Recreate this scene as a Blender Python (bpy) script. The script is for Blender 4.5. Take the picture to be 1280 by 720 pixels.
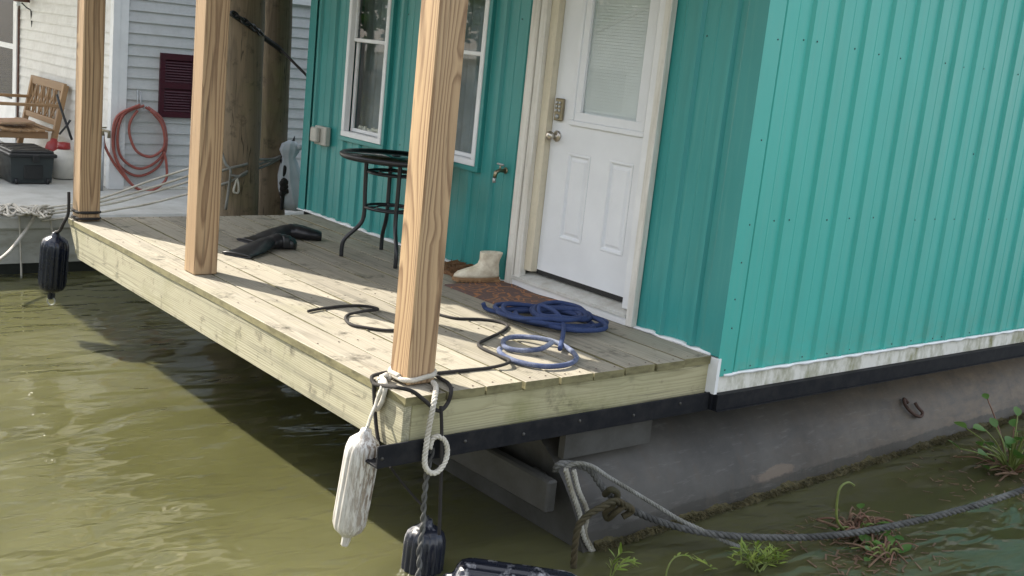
import bpy, math, random
from mathutils import Vector, Matrix
random.seed(7)
for o in list(bpy.data.objects): bpy.data.objects.remove(o)
scn = bpy.context.scene
COL = scn.collection
V = Vector
PI = math.pi

# ------------------------------------------------------------------ camera
CAM = V((-2.520, -3.591, 1.405))
YAW, PITCH, ROLL, FPX = 0.8718, -0.2068, 0.1043, 1422.87
fwd = V((math.cos(PITCH)*math.cos(YAW), math.cos(PITCH)*math.sin(YAW), math.sin(PITCH)))
rgt0 = V((math.sin(YAW), -math.cos(YAW), 0)); up0 = rgt0.cross(fwd)
RGT = math.cos(ROLL)*rgt0 + math.sin(ROLL)*up0
UP = -math.sin(ROLL)*rgt0 + math.cos(ROLL)*up0
cd = bpy.data.cameras.new('camera'); cam = bpy.data.objects.new('camera', cd); COL.objects.link(cam)
cd.sensor_width = 36; cd.lens = FPX/1280*36; cd.clip_start = 0.05; cd.clip_end = 2000
mw = Matrix((RGT, UP, -fwd)).transposed().to_4x4(); mw.translation = CAM
cam.matrix_world = mw
scn.camera = cam

# ------------------------------------------------------------------ world, sun, exposure
SUN_EL = math.radians(40); SUN_AZ = math.atan2(-0.39, 0.92)
w = bpy.data.worlds.new('World'); scn.world = w; w.use_nodes = True
nt = w.node_tree; bg = nt.nodes['Background']
sky = nt.nodes.new('ShaderNodeTexSky'); sky.sky_type = 'NISHITA'; sky.sun_disc = False
sky.sun_elevation = SUN_EL; sky.sun_rotation = SUN_AZ
sky.air_density = 1.0; sky.dust_density = 2.5; sky.ozone_density = 0.6
# broken white cloud spread evenly over the whole dome
wtc = nt.nodes.new('ShaderNodeTexCoord'); wmp = nt.nodes.new('ShaderNodeMapping'); wmp.inputs['Scale'].default_value = (1, 1, 2.2)
wno = nt.nodes.new('ShaderNodeTexNoise'); wno.inputs['Scale'].default_value = 2.6; wno.inputs['Detail'].default_value = 5; wno.inputs['Roughness'].default_value = .55
wrp = nt.nodes.new('ShaderNodeMapRange'); wrp.inputs['From Min'].default_value = .41; wrp.inputs['From Max'].default_value = .60
wmx = nt.nodes.new('ShaderNodeMix'); wmx.data_type = 'RGBA'
nt.links.new(wtc.outputs['Generated'], wmp.inputs['Vector']); nt.links.new(wmp.outputs[0], wno.inputs['Vector']); nt.links.new(wno.outputs['Fac'], wrp.inputs['Value'])
nt.links.new(wrp.outputs[0], wmx.inputs[0]); nt.links.new(sky.outputs[0], wmx.inputs[6]); wmx.inputs[7].default_value = (7.2, 7.25, 7.4, 1)
nt.links.new(wmx.outputs[2], bg.inputs[0]); bg.inputs[1].default_value = 0.125
sd = bpy.data.lights.new('sun', 'SUN'); sd.energy = 4.5; sd.angle = math.radians(0.53); sd.color = (1, .93, .82)
sun = bpy.data.objects.new('sun', sd); COL.objects.link(sun)
tosun = V((math.sin(SUN_AZ)*math.cos(SUN_EL), math.cos(SUN_AZ)*math.cos(SUN_EL), math.sin(SUN_EL)))
sun.rotation_euler = tosun.to_track_quat('Z', 'Y').to_euler(); sun.location = (0, 0, 12)
scn.view_settings.view_transform = 'Standard'; scn.view_settings.look = 'None'
scn.view_settings.exposure = 1.28; scn.view_settings.gamma = 1

# ------------------------------------------------------------------ pixel -> place helpers (a pixel gives a direction, a touched plane the distance)
def ray(u, v): return fwd + RGT*((u-640)/FPX) - UP*((v-360)/FPX)
def pz(u, v, z=0.0): d = ray(u, v); return CAM + d*((z-CAM.z)/d.z)
def pxp(u, v, x): d = ray(u, v); return CAM + d*((x-CAM.x)/d.x)
def py(u, v, y): d = ray(u, v); return CAM + d*((y-CAM.y)/d.y)

# ------------------------------------------------------------------ mesh helpers
class MB:
    def __init__(s): s.v = []; s.f = []; s.sm = []
    def add(s, vs, fs, smooth=False):
        b = len(s.v); s.v += [tuple(q) for q in vs]
        for f in fs: s.f.append([b+i for i in f]); s.sm.append(smooth)
        return s
    def box(s, a, b, bev=0.0):
        x0, y0, z0 = (min(a[i], b[i]) for i in range(3)); x1, y1, z1 = (max(a[i], b[i]) for i in range(3))
        if bev <= 0:
            vs = [(x, y, z) for z in (z0, z1) for y in (y0, y1) for x in (x0, x1)]
            return s.add(vs, [(0, 2, 3, 1), (4, 5, 7, 6), (0, 1, 5, 4), (2, 6, 7, 3), (0, 4, 6, 2), (1, 3, 7, 5)])
        c = ((x0+x1)/2, (y0+y1)/2, (z0+z1)/2); h = ((x1-x0)/2, (y1-y0)/2, (z1-z0)/2)
        return s.obox(c, (V((1, 0, 0)), V((0, 1, 0)), V((0, 0, 1))), h, bev)
    def obox(s, c, ax, h, bev=0.0):
        # box on any axes with chamfered edges
        c = V(c); b = min(bev, *[q*.49 for q in h])
        if b <= 0:
            vs = [c+ax[0]*h[0]*i+ax[1]*h[1]*j+ax[2]*h[2]*k for k in (-1, 1) for j in (-1, 1) for i in (-1, 1)]
            return s.add(vs, [(0, 2, 3, 1), (4, 5, 7, 6), (0, 1, 5, 4), (2, 6, 7, 3), (0, 4, 6, 2), (1, 3, 7, 5)])
        vs = []; idx = {}
        for i in (-1, 1):
            for j in (-1, 1):
                for k in (-1, 1):
                    for a in range(3):
                        d = [h[0]-b, h[1]-b, h[2]-b]; d[a] = h[a]
                        idx[(i, j, k, a)] = len(vs)
                        vs.append(c+ax[0]*d[0]*i+ax[1]*d[1]*j+ax[2]*d[2]*k)
        fs = []
        for a in range(3):
            o1, o2 = (a+1) % 3, (a+2) % 3
            for sg in (-1, 1):
                q = []
                for (p1, p2) in ((-1, -1), (1, -1), (1, 1), (-1, 1)):
                    t = [0, 0, 0]; t[a] = sg; t[o1] = p1; t[o2] = p2; q.append(idx[(*t, a)])
                fs.append(q if sg > 0 else q[::-1])
            # chamfers along axis a
            for p1 in (-1, 1):
                for p2 in (-1, 1):
                    t0 = [0, 0, 0]; t0[a] = -1; t0[o1] = p1; t0[o2] = p2
                    t1 = list(t0); t1[a] = 1
                    q = [idx[(*t0, o1)], idx[(*t0, o2)], idx[(*t1, o2)], idx[(*t1, o1)]]
                    fs.append(q if p1*p2 < 0 else q[::-1])
        for i in (-1, 1):
            for j in (-1, 1):
                for k in (-1, 1):
                    q = [idx[(i, j, k, 0)], idx[(i, j, k, 1)], idx[(i, j, k, 2)]]
                    fs.append(q if i*j*k > 0 else q[::-1])
        return s.add(vs, fs)
    def bar(s, a, b, wd, th, upv=(0, 0, 1), bev=0.0):
        a = V(a); b = V(b); d = (b-a); L = d.length; d.normalize(); sd_ = d.cross(V(upv))
        if sd_.length < 1e-4: sd_ = d.cross(V((1, 0, 0)))
        sd_.normalize(); u = sd_.cross(d)
        return s.obox((a+b)/2, (d, sd_, u), (L/2, wd/2, th/2), bev)
    def tube(s, pts, r, n=8, cap=True, flat=None):
        pts = [V(q) for q in pts]; m = len(pts); rs = r if isinstance(r, (list, tuple)) else [r]*m
        T = []
        for i in range(m):
            t = pts[min(i+1, m-1)]-pts[max(i-1, 0)]
            T.append(t.normalized() if t.length > 1e-9 else V((0, 0, 1)))
        u = T[0].orthogonal().normalized(); vs = []
        for i in range(m):
            u = (u - T[i]*u.dot(T[i]))
            u = u.normalized() if u.length > 1e-6 else T[i].orthogonal().normalized()
            w_ = T[i].cross(u)
            for k in range(n):
                a = 2*PI*k/n; vs.append(pts[i]+(u*math.cos(a)+w_*math.sin(a))*rs[i])
        fs = [(i*n+k, i*n+(k+1) % n, (i+1)*n+(k+1) % n, (i+1)*n+k) for i in range(m-1) for k in range(n)]
        if cap: fs += [tuple(range(n))[::-1], tuple(range((m-1)*n, m*n))]
        return s.add(vs, fs, True)
    def loft(s, rings, cap=True, smooth=True):
        n = len(rings[0]); m = len(rings); vs = [q for r in rings for q in r]
        fs = [(i*n+k, i*n+(k+1) % n, (i+1)*n+(k+1) % n, (i+1)*n+k) for i in range(m-1) for k in range(n)]
        if cap: fs += [tuple(range(n))[::-1], tuple(range((m-1)*n, m*n))]
        return s.add(vs, fs, smooth)
    def lathe(s, prof, c, ax=(0, 0, 1), n=20, lobes=0, amp=0.0):
        ax = V(ax).normalized(); u = ax.orthogonal().normalized(); w_ = ax.cross(u); c = V(c); rings = []; rmax = max(q[0] for q in prof)
        for r, h in prof:
            ring = []
            for k in range(n):
                a = 2*PI*k/n; rr = r*(1-amp*(1-abs(math.cos(lobes*a/2)))**2*2.2*min(1, max(0, r/rmax-.9)*10)) if lobes else r
                ring.append(c+ax*h+(u*math.cos(a)+w_*math.sin(a))*max(rr, 1e-5))
            rings.append(ring)
        return s.loft(rings)
    def build(s, name, mat, parent=None, origin=None, col=COL):
        off = V(origin) if origin is not None else V((0, 0, 0))
        me = bpy.data.meshes.new(name)
        me.from_pydata([tuple(V(q)-off) for q in s.v], [], s.f)
        me.polygons.foreach_set('use_smooth', s.sm)
        me.materials.append(mat); me.update()
        o = bpy.data.objects.new(name, me); col.objects.link(o)
        if parent is not None:
            o.parent = parent; o.location = off - wpos(parent)
        else: o.location = off
        WP[o.name] = off.copy()
        return o
WP = {}
def wpos(o): return WP[o.name]
def root(name, loc):
    o = bpy.data.objects.new(name, None); COL.objects.link(o); o.location = loc; o.empty_display_size = .1
    WP[o.name] = V(loc); return o
def tag(o, label=None, cat=None, group=None, kind=None):
    if label: o['label'] = label
    if cat: o['category'] = cat
    if group: o['group'] = group
    if kind: o['kind'] = kind
    return o
def share(o, loc, parent):
    c = o.copy(); COL.objects.link(c); c.parent = parent; c.location = V(loc)-wpos(parent); WP[c.name] = V(loc); return c
def spline(P, per=8):
    P = [V(q) for q in P]; out = []
    for i in range(len(P)-1):
        p0 = P[max(i-1, 0)]; p1 = P[i]; p2 = P[i+1]; p3 = P[min(i+2, len(P)-1)]
        for k in range(per):
            t = k/per
            out.append(.5*((2*p1)+(p2-p0)*t+(2*p0-5*p1+4*p2-p3)*t*t+(3*p1-p0-3*p2+p3)*t**3))
    out.append(P[-1]); return out
def resample(P, step):
    out = [P[0]]; acc = 0
    for a, b in zip(P, P[1:]):
        L = (b-a).length; d = step-acc
        while d <= L and L > 0:
            out.append(a+(b-a)*(d/L)); d += step
        acc = (acc+L) % step
    out.append(P[-1]); return out
def strand_rope(mb, path, r, pitch, per=8, n=5, strands=3, seed=0):
    rr = random.Random(seed)
    pts = resample(path, pitch/per); m = len(pts)
    T = [(pts[min(i+1, m-1)]-pts[max(i-1, 0)]).normalized() for i in range(m)]
    u = T[0].orthogonal().normalized(); U = []
    for i in range(m):
        u = (u-T[i]*u.dot(T[i])).normalized(); U.append(u.copy())
    for k in range(strands):
        P = []
        for i in range(m):
            a = 2*PI*(i/per+k/strands); w_ = T[i].cross(U[i])
            P.append(pts[i]+(U[i]*math.cos(a)+w_*math.sin(a))*r*.52)
        mb.tube(P, r*.52, n)
    return mb

# ------------------------------------------------------------------ material helpers
class Mat:
    def __init__(s, name, rough=.6, base=(.5, .5, .5), metal=0, spec=.5):
        s.m = bpy.data.materials.new(name); s.m.use_nodes = True; s.nt = s.m.node_tree
        s.b = s.nt.nodes['Principled BSDF']; s.out = s.nt.nodes['Material Output']
        s.b.inputs['Base Color'].default_value = (*base, 1); s.b.inputs['Roughness'].default_value = rough
        s.b.inputs['Metallic'].default_value = metal; s.b.inputs['Specular IOR Level'].default_value = spec
        s.tc = None
    def n(s, t, props=None, **ins):
        nd = s.nt.nodes.new('ShaderNode'+t)
        for k, v in (props or {}).items(): setattr(nd, k, v)
        for k, v in ins.items():
            key = int(k[1:]) if k[0] == 'i' and k[1:].isdigit() else k.replace('_', ' ')
            s.set(nd.inputs[key], v)
        return nd
    def set(s, sock, v):
        if hasattr(v, 'outputs'): v = v.outputs[0]
        if isinstance(v, bpy.types.NodeSocket): s.nt.links.new(v, sock)
        else:
            if sock.type == 'RGBA' and len(v) == 3: v = (*v, 1)
            sock.default_value = v
    def obj(s):
        if s.tc is None: s.tc = s.n('TexCoord')
        return s.tc.outputs['Object']
    def gen(s, scale=(1, 1, 1), rnd=0.0, src=None):
        mp = s.n('Mapping', Vector=src or s.obj(), Scale=scale)
        if rnd:
            oi = s.n('ObjectInfo'); mu = s.n('Math', {'operation': 'MULTIPLY'}, i0=oi.outputs['Random'], i1=rnd)
            cb = s.n('CombineXYZ', X=mu, Y=mu, Z=mu); s.set(mp.inputs['Location'], cb)
        return mp
    def noise(s, vec, scale, detail=3, rough=.55, dist=0):
        return s.n('TexNoise', Vector=vec, Scale=scale, Detail=detail, Roughness=rough, Distortion=dist).outputs['Fac']
    def math(s, op, a, b=0.0, clamp=False): return s.n('Math', {'operation': op, 'use_clamp': clamp}, i0=a, i1=b).outputs[0]
    def rng(s, v, a, b, c=0.0, d=1.0): return s.n('MapRange', Value=v, From_Min=a, From_Max=b, To_Min=c, To_Max=d).outputs[0]
    def mix(s, f, a, b, mode='MIX'):
        nd = s.n('Mix', {'data_type': 'RGBA', 'blend_type': mode})
        s.set(nd.inputs[0], f); s.set(nd.inputs[6], a); s.set(nd.inputs[7], b); return nd.outputs[2]
    def ramp(s, v, stops):
        nd = s.n('ValToRGB', Fac=v); el = nd.color_ramp.elements
        while len(el) < len(stops): el.new(.5)
        for e, (p, c) in zip(el, stops): e.position = p; e.color = (*c, 1)
        return nd.outputs[0]
    def bump(s, h, strength=.3, dist=.01):
        nd = s.n('Bump', Height=h, Strength=strength, Distance=dist); s.set(s.b.inputs['Normal'], nd); return nd
    def col(s, c): s.set(s.b.inputs['Base Color'], c); return s
    def rough(s, c): s.set(s.b.inputs['Roughness'], c); return s

def plain(name, base, rough=.6, var=.15, scale=8, metal=0, bump=.1, spec=.5, bs=60):
    m = Mat(name, rough, base, metal, spec); v = m.gen(rnd=13)
    f = m.noise(v, scale, 4, .6)
    k = m.rng(f, .3, .7, 1-var, 1+var)
    m.col(m.mix(1.0, base, m.n('CombineColor', i0=k, i1=k, i2=k), 'MULTIPLY'))
    m.rough(m.rng(f, .3, .7, min(rough+.08, 1), max(rough-.08, .02)))
    if bump: m.bump(m.noise(v, bs, 3), bump, .004)
    return m.m

def wood(name, light, dark, axis=2, freq=150, weather=0.0, wcol=(.3, .29, .2), stain=None, rough=.7, bump=.25, cen=.05, contrast=1.0, crack=.0, green=0.0, streak=0.0):
    m = Mat(name, rough); oi = m.n('ObjectInfo'); rnd = oi.outputs['Random']
    along = [1, 1, 1]; along[axis] = .0
    o = m.obj()
    st = [1.0]*3; st[axis] = .12
    mp = m.n('Mapping', Vector=o, Scale=tuple(st))
    off = m.math('MULTIPLY', rnd, 37.0); m.set(mp.inputs['Location'], m.n('CombineXYZ', X=off, Y=off, Z=off))
    # growth rings round an off-centre heart, bent along the length
    nz = m.n('TexNoise', Vector=mp, Scale=7.0, Detail=1.0, Roughness=.4)
    sub = m.n('VectorMath', {'operation': 'SUBTRACT'}, i0=nz.outputs['Color'], i1=(.5, .5, .5))
    sc = m.n('VectorMath', {'operation': 'SCALE'}, i0=sub); sc.inputs['Scale'].default_value = .06
    ad = m.n('VectorMath', {'operation': 'ADD'}, i0=o, i1=sc)
    mk = m.n('VectorMath', {'operation': 'MULTIPLY'}, i0=ad, i1=tuple(along))
    c1 = m.math('SUBTRACT', rnd, .5); c2 = m.math('MULTIPLY', c1, cen*2.2)
    cc = [c2, cen, c2]; cc[axis] = 0.0
    if axis == 2: cc = [c2, cen, 0.0]
    if axis == 1: cc = [c2, 0.0, -cen]
    if axis == 0: cc = [0.0, cen, c2]
    ce = m.n('CombineXYZ', X=cc[0], Y=cc[1], Z=cc[2])
    dd = m.n('VectorMath', {'operation': 'DISTANCE'}, i0=mk, i1=ce).outputs['Value']
    # knots
    stk = [3.4]*3; stk[axis] = 2.6
    mk_ = m.n('Mapping', Vector=o, Scale=tuple(stk)); m.set(mk_.inputs['Location'], m.n('CombineXYZ', X=off, Y=off, Z=off))
    vo = m.n('TexVoronoi', Vector=mk_, Scale=1.0, Randomness=1.0).outputs['Distance']
    fine = m.noise(mp, 60, 3, .6)
    ph = m.math('ADD', m.math('MULTIPLY', dd, freq), m.math('ADD', m.math('MULTIPLY', fine, .25), m.rng(vo, .03, .22, .8, 0)))
    fr = m.math('FRACT', ph)
    ring = m.ramp(fr, [(0, (0, 0, 0)), (.45, (.25, .25, .25)), (.82, (1, 1, 1)), (1, (0, 0, 0))])
    st2 = [220.0]*3; st2[axis] = 6.0
    mp2 = m.n('Mapping', Vector=o, Scale=tuple(st2)); m.set(mp2.inputs['Location'], m.n('CombineXYZ', X=off, Y=off, Z=off))
    grain = m.noise(mp2, 1.0, 3, .7)
    fac = m.math('ADD', m.math('MULTIPLY', ring, .75*contrast), m.math('MULTIPLY', m.math('SUBTRACT', grain, .45), .7), True)
    c = m.mix(fac, light, dark)
    kn = m.rng(vo, .05, .095, 1, 0)
    c = m.mix(m.math('MULTIPLY', kn, .75), c, tuple(q*.35 for q in dark))
    big = m.noise(m.gen((1, 1, 1), 21), 3.0, 4, .6)
    if weather:
        wv = m.rng(big, .3, .7, weather*.4, weather)
        c = m.mix(wv, c, m.mix(grain, tuple(q*1.15 for q in wcol), tuple(q*.7 for q in wcol)))
    if green:
        g2 = m.noise(m.gen((1, 1, 1), 5), 2.2, 5, .65)
        c = m.mix(m.rng(g2, .5, .72, 0, green), c, (.14, .15, .035))
    if stain:
        s2 = m.noise(m.gen((1, 1, 1), 9), 9, 4, .7)
        c = m.mix(m.rng(s2, .56, .72, 0, stain), c, (.05, .042, .025))
    if crack:
        stc = [20.0]*3; stc[axis] = .35
        mc = m.n('Mapping', Vector=o, Scale=tuple(stc)); m.set(mc.inputs['Location'], m.n('CombineXYZ', X=off, Y=off, Z=off))
        ck = m.noise(mc, 1.0, 2, .5)
        ckf = m.rng(m.math('ABSOLUTE', m.math('SUBTRACT', ck, .5)), 0, .008, crack, 0)
        c = m.mix(ckf, c, (.03, .024, .015))
    if streak:
        sts = [38.0]*3; sts[axis] = .55
        ms_ = m.n('Mapping', Vector=o, Scale=tuple(sts)); m.set(ms_.inputs['Location'], m.n('CombineXYZ', X=off, Y=off, Z=off))
        sk = m.noise(ms_, 1.0, 4, .65); pt_ = m.noise(m.gen((1, 1, 1), 31), 2.0, 3, .6)
        c = m.mix(m.math('MULTIPLY', m.rng(sk, .50, .68, 0, streak), m.rng(pt_, .35, .6, .25, 1)), c, tuple(q*.42 for q in wcol))
    # board to board tone
    k = m.rng(rnd, 0, 1, .86, 1.1)
    c = m.mix(1.0, c, m.n('CombineColor', i0=k, i1=k, i2=k), 'MULTIPLY')
    m.col(c); m.bump(m.math('ADD', m.math('MULTIPLY', grain, .6), m.math('MULTIPLY', ring, .4)), bump, .003)
    return m.m

M = {}
def mk_teal(name, ca, cb):
    m = Mat(name, .38, (.02, .29, .25)); v = m.gen()
    a = m.noise(m.gen((1, 1, .35)), 2.2, 4, .6); b = m.noise(m.gen((40, 40, 1.5)), 1, 4, .6)
    c = m.mix(m.rng(a, .3, .7, 0, 1), ca, cb)
    c = m.mix(m.rng(b, .52, .76, 0, .30), c, (.12, .36, .31))
    sep = m.n('SeparateXYZ', Vector=m.obj()); low = m.rng(sep.outputs['Z'], -.1, .18, .35, 0)
    d = m.math('MULTIPLY', low, m.rng(m.noise(v, 14, 5, .7), .4, .7, 0, 1))
    c = m.mix(d, c, (.16, .22, .14))
    m.col(c); m.rough(m.rng(a, .3, .7, .30, .44)); oi = m.n('ObjectInfo'); k = m.rng(oi.outputs['Random'], 0, 1, .93, 1.07); c = m.mix(1.0, c, m.n('CombineColor', i0=k, i1=k, i2=k), 'MULTIPLY'); m.col(c); m.bump(m.noise(m.gen((1, 1, .35)), 3.2, 3), .3, .03)
    return m.m
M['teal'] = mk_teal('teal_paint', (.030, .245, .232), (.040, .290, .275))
M['teal_lit'] = mk_teal('sky_lit_teal_paint', (.046, .355, .305), (.062, .410, .355))  # same teal lightened to carry the brighter sky light on the side wall
M['teal_trim'] = plain('teal_trim', (.030, .24, .228), .35, .08, 3, bump=.05)
M['white_door'] = plain('white_door_paint', (.74, .76, .78), .38, .04, 4, bump=.04)
M['white_vinyl'] = plain('white_vinyl', (.74, .75, .75), .42, .06, 6, bump=.05)
def mk_dirty(name, base, dirt, amt, vs=(1, 1, 1), rough=.55, sc=6):
    m = Mat(name, rough); v = m.gen(vs, 11); a = m.noise(v, sc, 6, .68); b = m.noise(m.gen((1, 1, 1), 3), 40, 3)
    c = m.mix(m.rng(a, .42, .72, 0, amt), base, dirt); c = m.mix(m.rng(b, .5, .8, 0, .18), c, tuple(q*.5 for q in base))
    m.col(c); m.bump(b, .15, .003); return m.m
M['casing'] = mk_dirty('weathered_casing', (.70, .68, .62), (.38, .34, .26), .6, (14, 14, 1.2), .6, 2)
M['jamb'] = mk_dirty('cream_jamb', (.66, .60, .46), (.42, .36, .24), .5, (10, 10, 1), .5, 2)
M['skirt'] = mk_dirty('mouldy_skirt', (.70, .69, .63), (.19, .19, .07), 1.0, (7, 7, 3.0), .6, 1.8)
M['sill'] = mk_dirty('sill', (.60, .60, .56), (.33, .30, .24), .6, (3, 3, 3), .5, 4)
M['black_metal'] = mk_dirty('black_angle_iron', (.006, .007, .010), (.040, .038, .037), .4, (4, 4, 4), .6, 3)
M['black_metal'].node_tree.nodes['Principled BSDF'].inputs['Specular IOR Level'].default_value = .2
M['dark_gap'] = plain('dark_gasket', (.012, .012, .012), .7, .1, 5)
M['deck'] = wood('deck_boards', (.375, .34, .265), (.215, .182, .128), 1, 100, .65, (.30, .275, .22), .95, .72, .5, .06, 1.1, .5, .2, .8)
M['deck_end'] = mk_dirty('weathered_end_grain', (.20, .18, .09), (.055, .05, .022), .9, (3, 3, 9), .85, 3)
M['rim'] = wood('rim_joist', (.48, .445, .32), (.25, .22, .13), 1, 95, .5, (.37, .36, .255), .75, .72, .5, .06, 1.2, .6, .45, .85)
M['rim_x'] = wood('rim_joist_end', (.42, .38, .24), (.25, .22, .12), 0, 110, .55, (.29, .285, .16), .5, .74, .35, .06, .9, .6, .75)
M['post'] = wood('treated_pine_post', (.44, .30, .165), (.17, .092, .042), 2, 115, .2, (.34, .25, .16), None, .6, .2, .055, 1.25, .45)
M['pile'] = wood('weathered_pile', (.21, .155, .095), (.085, .062, .038), 2, 90, .6, (.15, .12, .08), .8, .85, .6, .02, .8, 1.0, .35)
M['bench'] = wood('bench_teak', (.36, .215, .10), (.22, .12, .05), 1, 120, .3, (.34, .25, .16), None, .6, .2, .05)
M['nickel'] = plain('brushed_nickel', (.48, .44, .38), .3, .08, 20, 1.0, .05)
M['brass'] = plain('old_brass', (.30, .26, .18), .38, .15, 20, 1.0, .1)
M['screw'] = plain('screw_head', (.035, .09, .085), .5, .2, 30)
M['outlet'] = plain('outlet_cover', (.42, .41, .36), .5, .1, 10)
M['siding_grey'] = mk_dirty('grey_vinyl_siding', (.55, .56, .56), (.42, .43, .42), .5, (2, 2, 2), .55, 3)
M['siding_white'] = mk_dirty('white_siding', (.74, .73, .69), (.55, .53, .48), .6, (2, 2, 2), .6, 3)
M['burgundy'] = plain('burgundy_shutter', (.055, .008, .016), .45, .15, 10)
M['concrete'] = mk_dirty('pale_dock_concrete', (.50, .50, .47), (.30, .29, .25), .7, (1, 1, 1), .8, 3)
M['dockface'] = mk_dirty('dock_face', (.42, .42, .38), (.16, .15, .09), .8, (2, 2, 6), .8, 1.5)
M['waterline'] = plain('algae_waterline', (.012, .014, .010), .6, .3, 12)
M['roof'] = plain('roof_metal', (.35, .36, .36), .5, .1, 4)
M['soffit'] = plain('porch_ceiling', (.30, .25, .18), .6, .06, 3)
M['curtain'] = plain('curtain_cloth', (.27, .31, .33), .9, .15, 5)
M['blind'] = plain('white_blind', (.80, .81, .80), .6, .04, 5, bump=0)
M['black_rubber'] = plain('black_rubber', (.012, .012, .014), .36, .3, 9, bump=.15, bs=20)
M['navy_vinyl'] = plain('navy_fender_vinyl', (.008, .011, .022), .22, .3, 7, bump=.06)
M['tote'] = plain('dark_plastic', (.028, .036, .038), .42, .15, 9)
M['tote_lid'] = plain('black_plastic', (.016, .017, .018), .42, .15, 9)
M['red_plastic'] = plain('red_plastic', (.28, .025, .025), .35, .1, 9)
M['jug'] = plain('milky_plastic', (.62, .60, .54), .45, .1, 9)
M['hose'] = plain('terracotta_hose', (.30, .085, .065), .4, .15, 12)
M['galv'] = plain('galvanised_steel', (.42, .43, .43), .45, .15, 10, .7)
M['green_plastic'] = plain('green_plastic', (.04, .30, .06), .5, .1, 9)
M['black_paint'] = plain('black_painted_steel', (.012, .013, .015), .4, .1, 9)
M['lamp_brown'] = plain('rusty_lantern', (.10, .045, .03), .55, .25, 20)
M['cushion'] = mk_dirty('striped_cloth', (.45, .33, .22), (.30, .06, .04), 1.0, (1, 16, 1), .9, 2)

def rope_mat(name, base, dirt, amt, freq=140, rough=.85):
    m = Mat(name, rough); v = m.gen((1, 1, 1), 7); a = m.noise(v, 7, 4, .65); b = m.noise(m.gen((1, 1, 1), 4), 170, 3, .7)
    c = m.mix(m.rng(a, .38, .66, 0, amt), base, dirt); c = m.mix(m.rng(b, .4, .75, 0, .55), c, tuple(q*.45 for q in base))
    m.col(c); m.bump(b, .7, .004); return m.m
M['rope_blue'] = rope_mat('navy_blue_rope', (.022, .042, .125), (.038, .068, .175), .6)
M['rope_blue_lit'] = rope_mat('sunlit_blue_rope', (.055, .075, .155), (.30, .33, .40), .75)  # sunlit copy of the navy rope, sunlight mixed into its flecked colour
M['rope_black'] = rope_mat('black_rope', (.016, .014, .013), (.035, .03, .026), .6)
M['rope_white'] = rope_mat('white_rope', (.60, .57, .50), (.34, .30, .22), .7)
M['rope_dirty'] = rope_mat('grimy_white_rope', (.42, .41, .36), (.15, .13, .08), 1.0)
M['rope_grey'] = rope_mat('grey_rope', (.26, .26, .24), (.12, .115, .09), .9)
M['rope_dark'] = rope_mat('dark_mooring_rope', (.045, .045, .042), (.17, .17, .16), .9)
M['rope_moss'] = rope_mat('mossy_rope', (.060, .045, .018), (.025, .026, .010), .9)

def mk_fender():
    m = Mat('scuffed_white_fender', .42); v = m.gen((1, 1, .22), 3)
    a = m.noise(m.gen((1, 1, .12), 3), 85, 5, .72); b = m.noise(m.gen((1, 1, 1), 2), 7, 4, .6)
    sep = m.n('SeparateXYZ', Vector=m.obj())
    side = m.rng(m.math('ADD', sep.outputs['Y'], m.math('MULTIPLY', sep.outputs['X'], -1)), -.08, .09, 1, .25)
    f = m.math('MULTIPLY', m.rng(a, .44, .56, 0, 1), side)
    c = m.mix(m.rng(b, .4, .8, 0, .35), (.60, .585, .55), (.42, .38, .30)); c = m.mix(m.math('MULTIPLY', f, 1.0), c, (.14, .09, .05))
    m.col(c); m.bump(a, .25, .004); return m.m
M['fender_white'] = mk_fender()
def mk_worn():
    m = Mat('worn_black_vinyl', .3); a = m.noise(m.gen((1, 1, .4), 3), 9, 5, .65); b = m.noise(m.gen((1, 1, 1), 2), 40, 3, .6)
    c = m.mix(m.math('MULTIPLY', m.rng(a, .52, .60, 0, 1), m.rng(b, .3, .6, .5, 1)), (.010, .012, .020), (.34, .34, .35)); m.col(c); m.rough(m.rng(a, .5, .6, .25, .6)); return m.m
M['navy_worn'] = mk_worn()

def mk_hull():
    m = Mat('grey_steel_hull', .52); v = m.gen()
    a = m.noise(v, 1.3, 6, .65); b = m.noise(m.gen((1, 1, 3.0)), 5, 6, .7); sep = m.n('SeparateXYZ', Vector=m.obj())
    c = m.mix(m.rng(a, .35, .7, 0, 1), (.040, .038, .034), (.084, .079, .068))
    rx = m.math('MULTIPLY', m.rng(sep.outputs['X'], 2.2, 5.0, 0, 1.0), m.rng(b, .35, .65, .25, 1))
    c = m.mix(rx, c, (.16, .12, .08))
    # bare primer patch and scrape marks near the waterline
    e = m.n('VectorMath', {'operation': 'MULTIPLY'}, i0=m.obj(), i1=(1, 0.0, 4.5))
    dd = m.n('VectorMath', {'operation': 'DISTANCE'}, i0=e, i1=(2.47, 0, -.725*4.5)).outputs['Value']
    pk = m.rng(m.math('ADD', dd, m.math('MULTIPLY', m.math('SUBTRACT', b, .5), .4)), .15, .19, .8, 0)
    c = m.mix(m.math('MULTIPLY', pk, .55), c, (.20, .145, .10))
    wl = m.rng(m.math('ADD', sep.outputs['Z'], m.math('MULTIPLY', b, .07)), -.712, -.700, .8, 0)
    c = m.mix(wl, c, (.03, .028, .022))
    sc = m.noise(m.gen((1.5, 1.5, 12)), 4, 5, .75)
    c = m.mix(m.rng(sc, .56, .74, 0, .35), c, (.19, .185, .17)); st_ = m.noise(m.gen((9, 9, .8)), 1.2, 5, .7); c = m.mix(m.rng(st_, .52, .72, 0, .5), c, (.07, .055, .04))
    m.col(c); m.rough(m.rng(a, .3, .7, .62, .45)); m.bump(m.noise(v, 6, 4), .15, .02); return m.m
M['hull'] = mk_hull()
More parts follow.
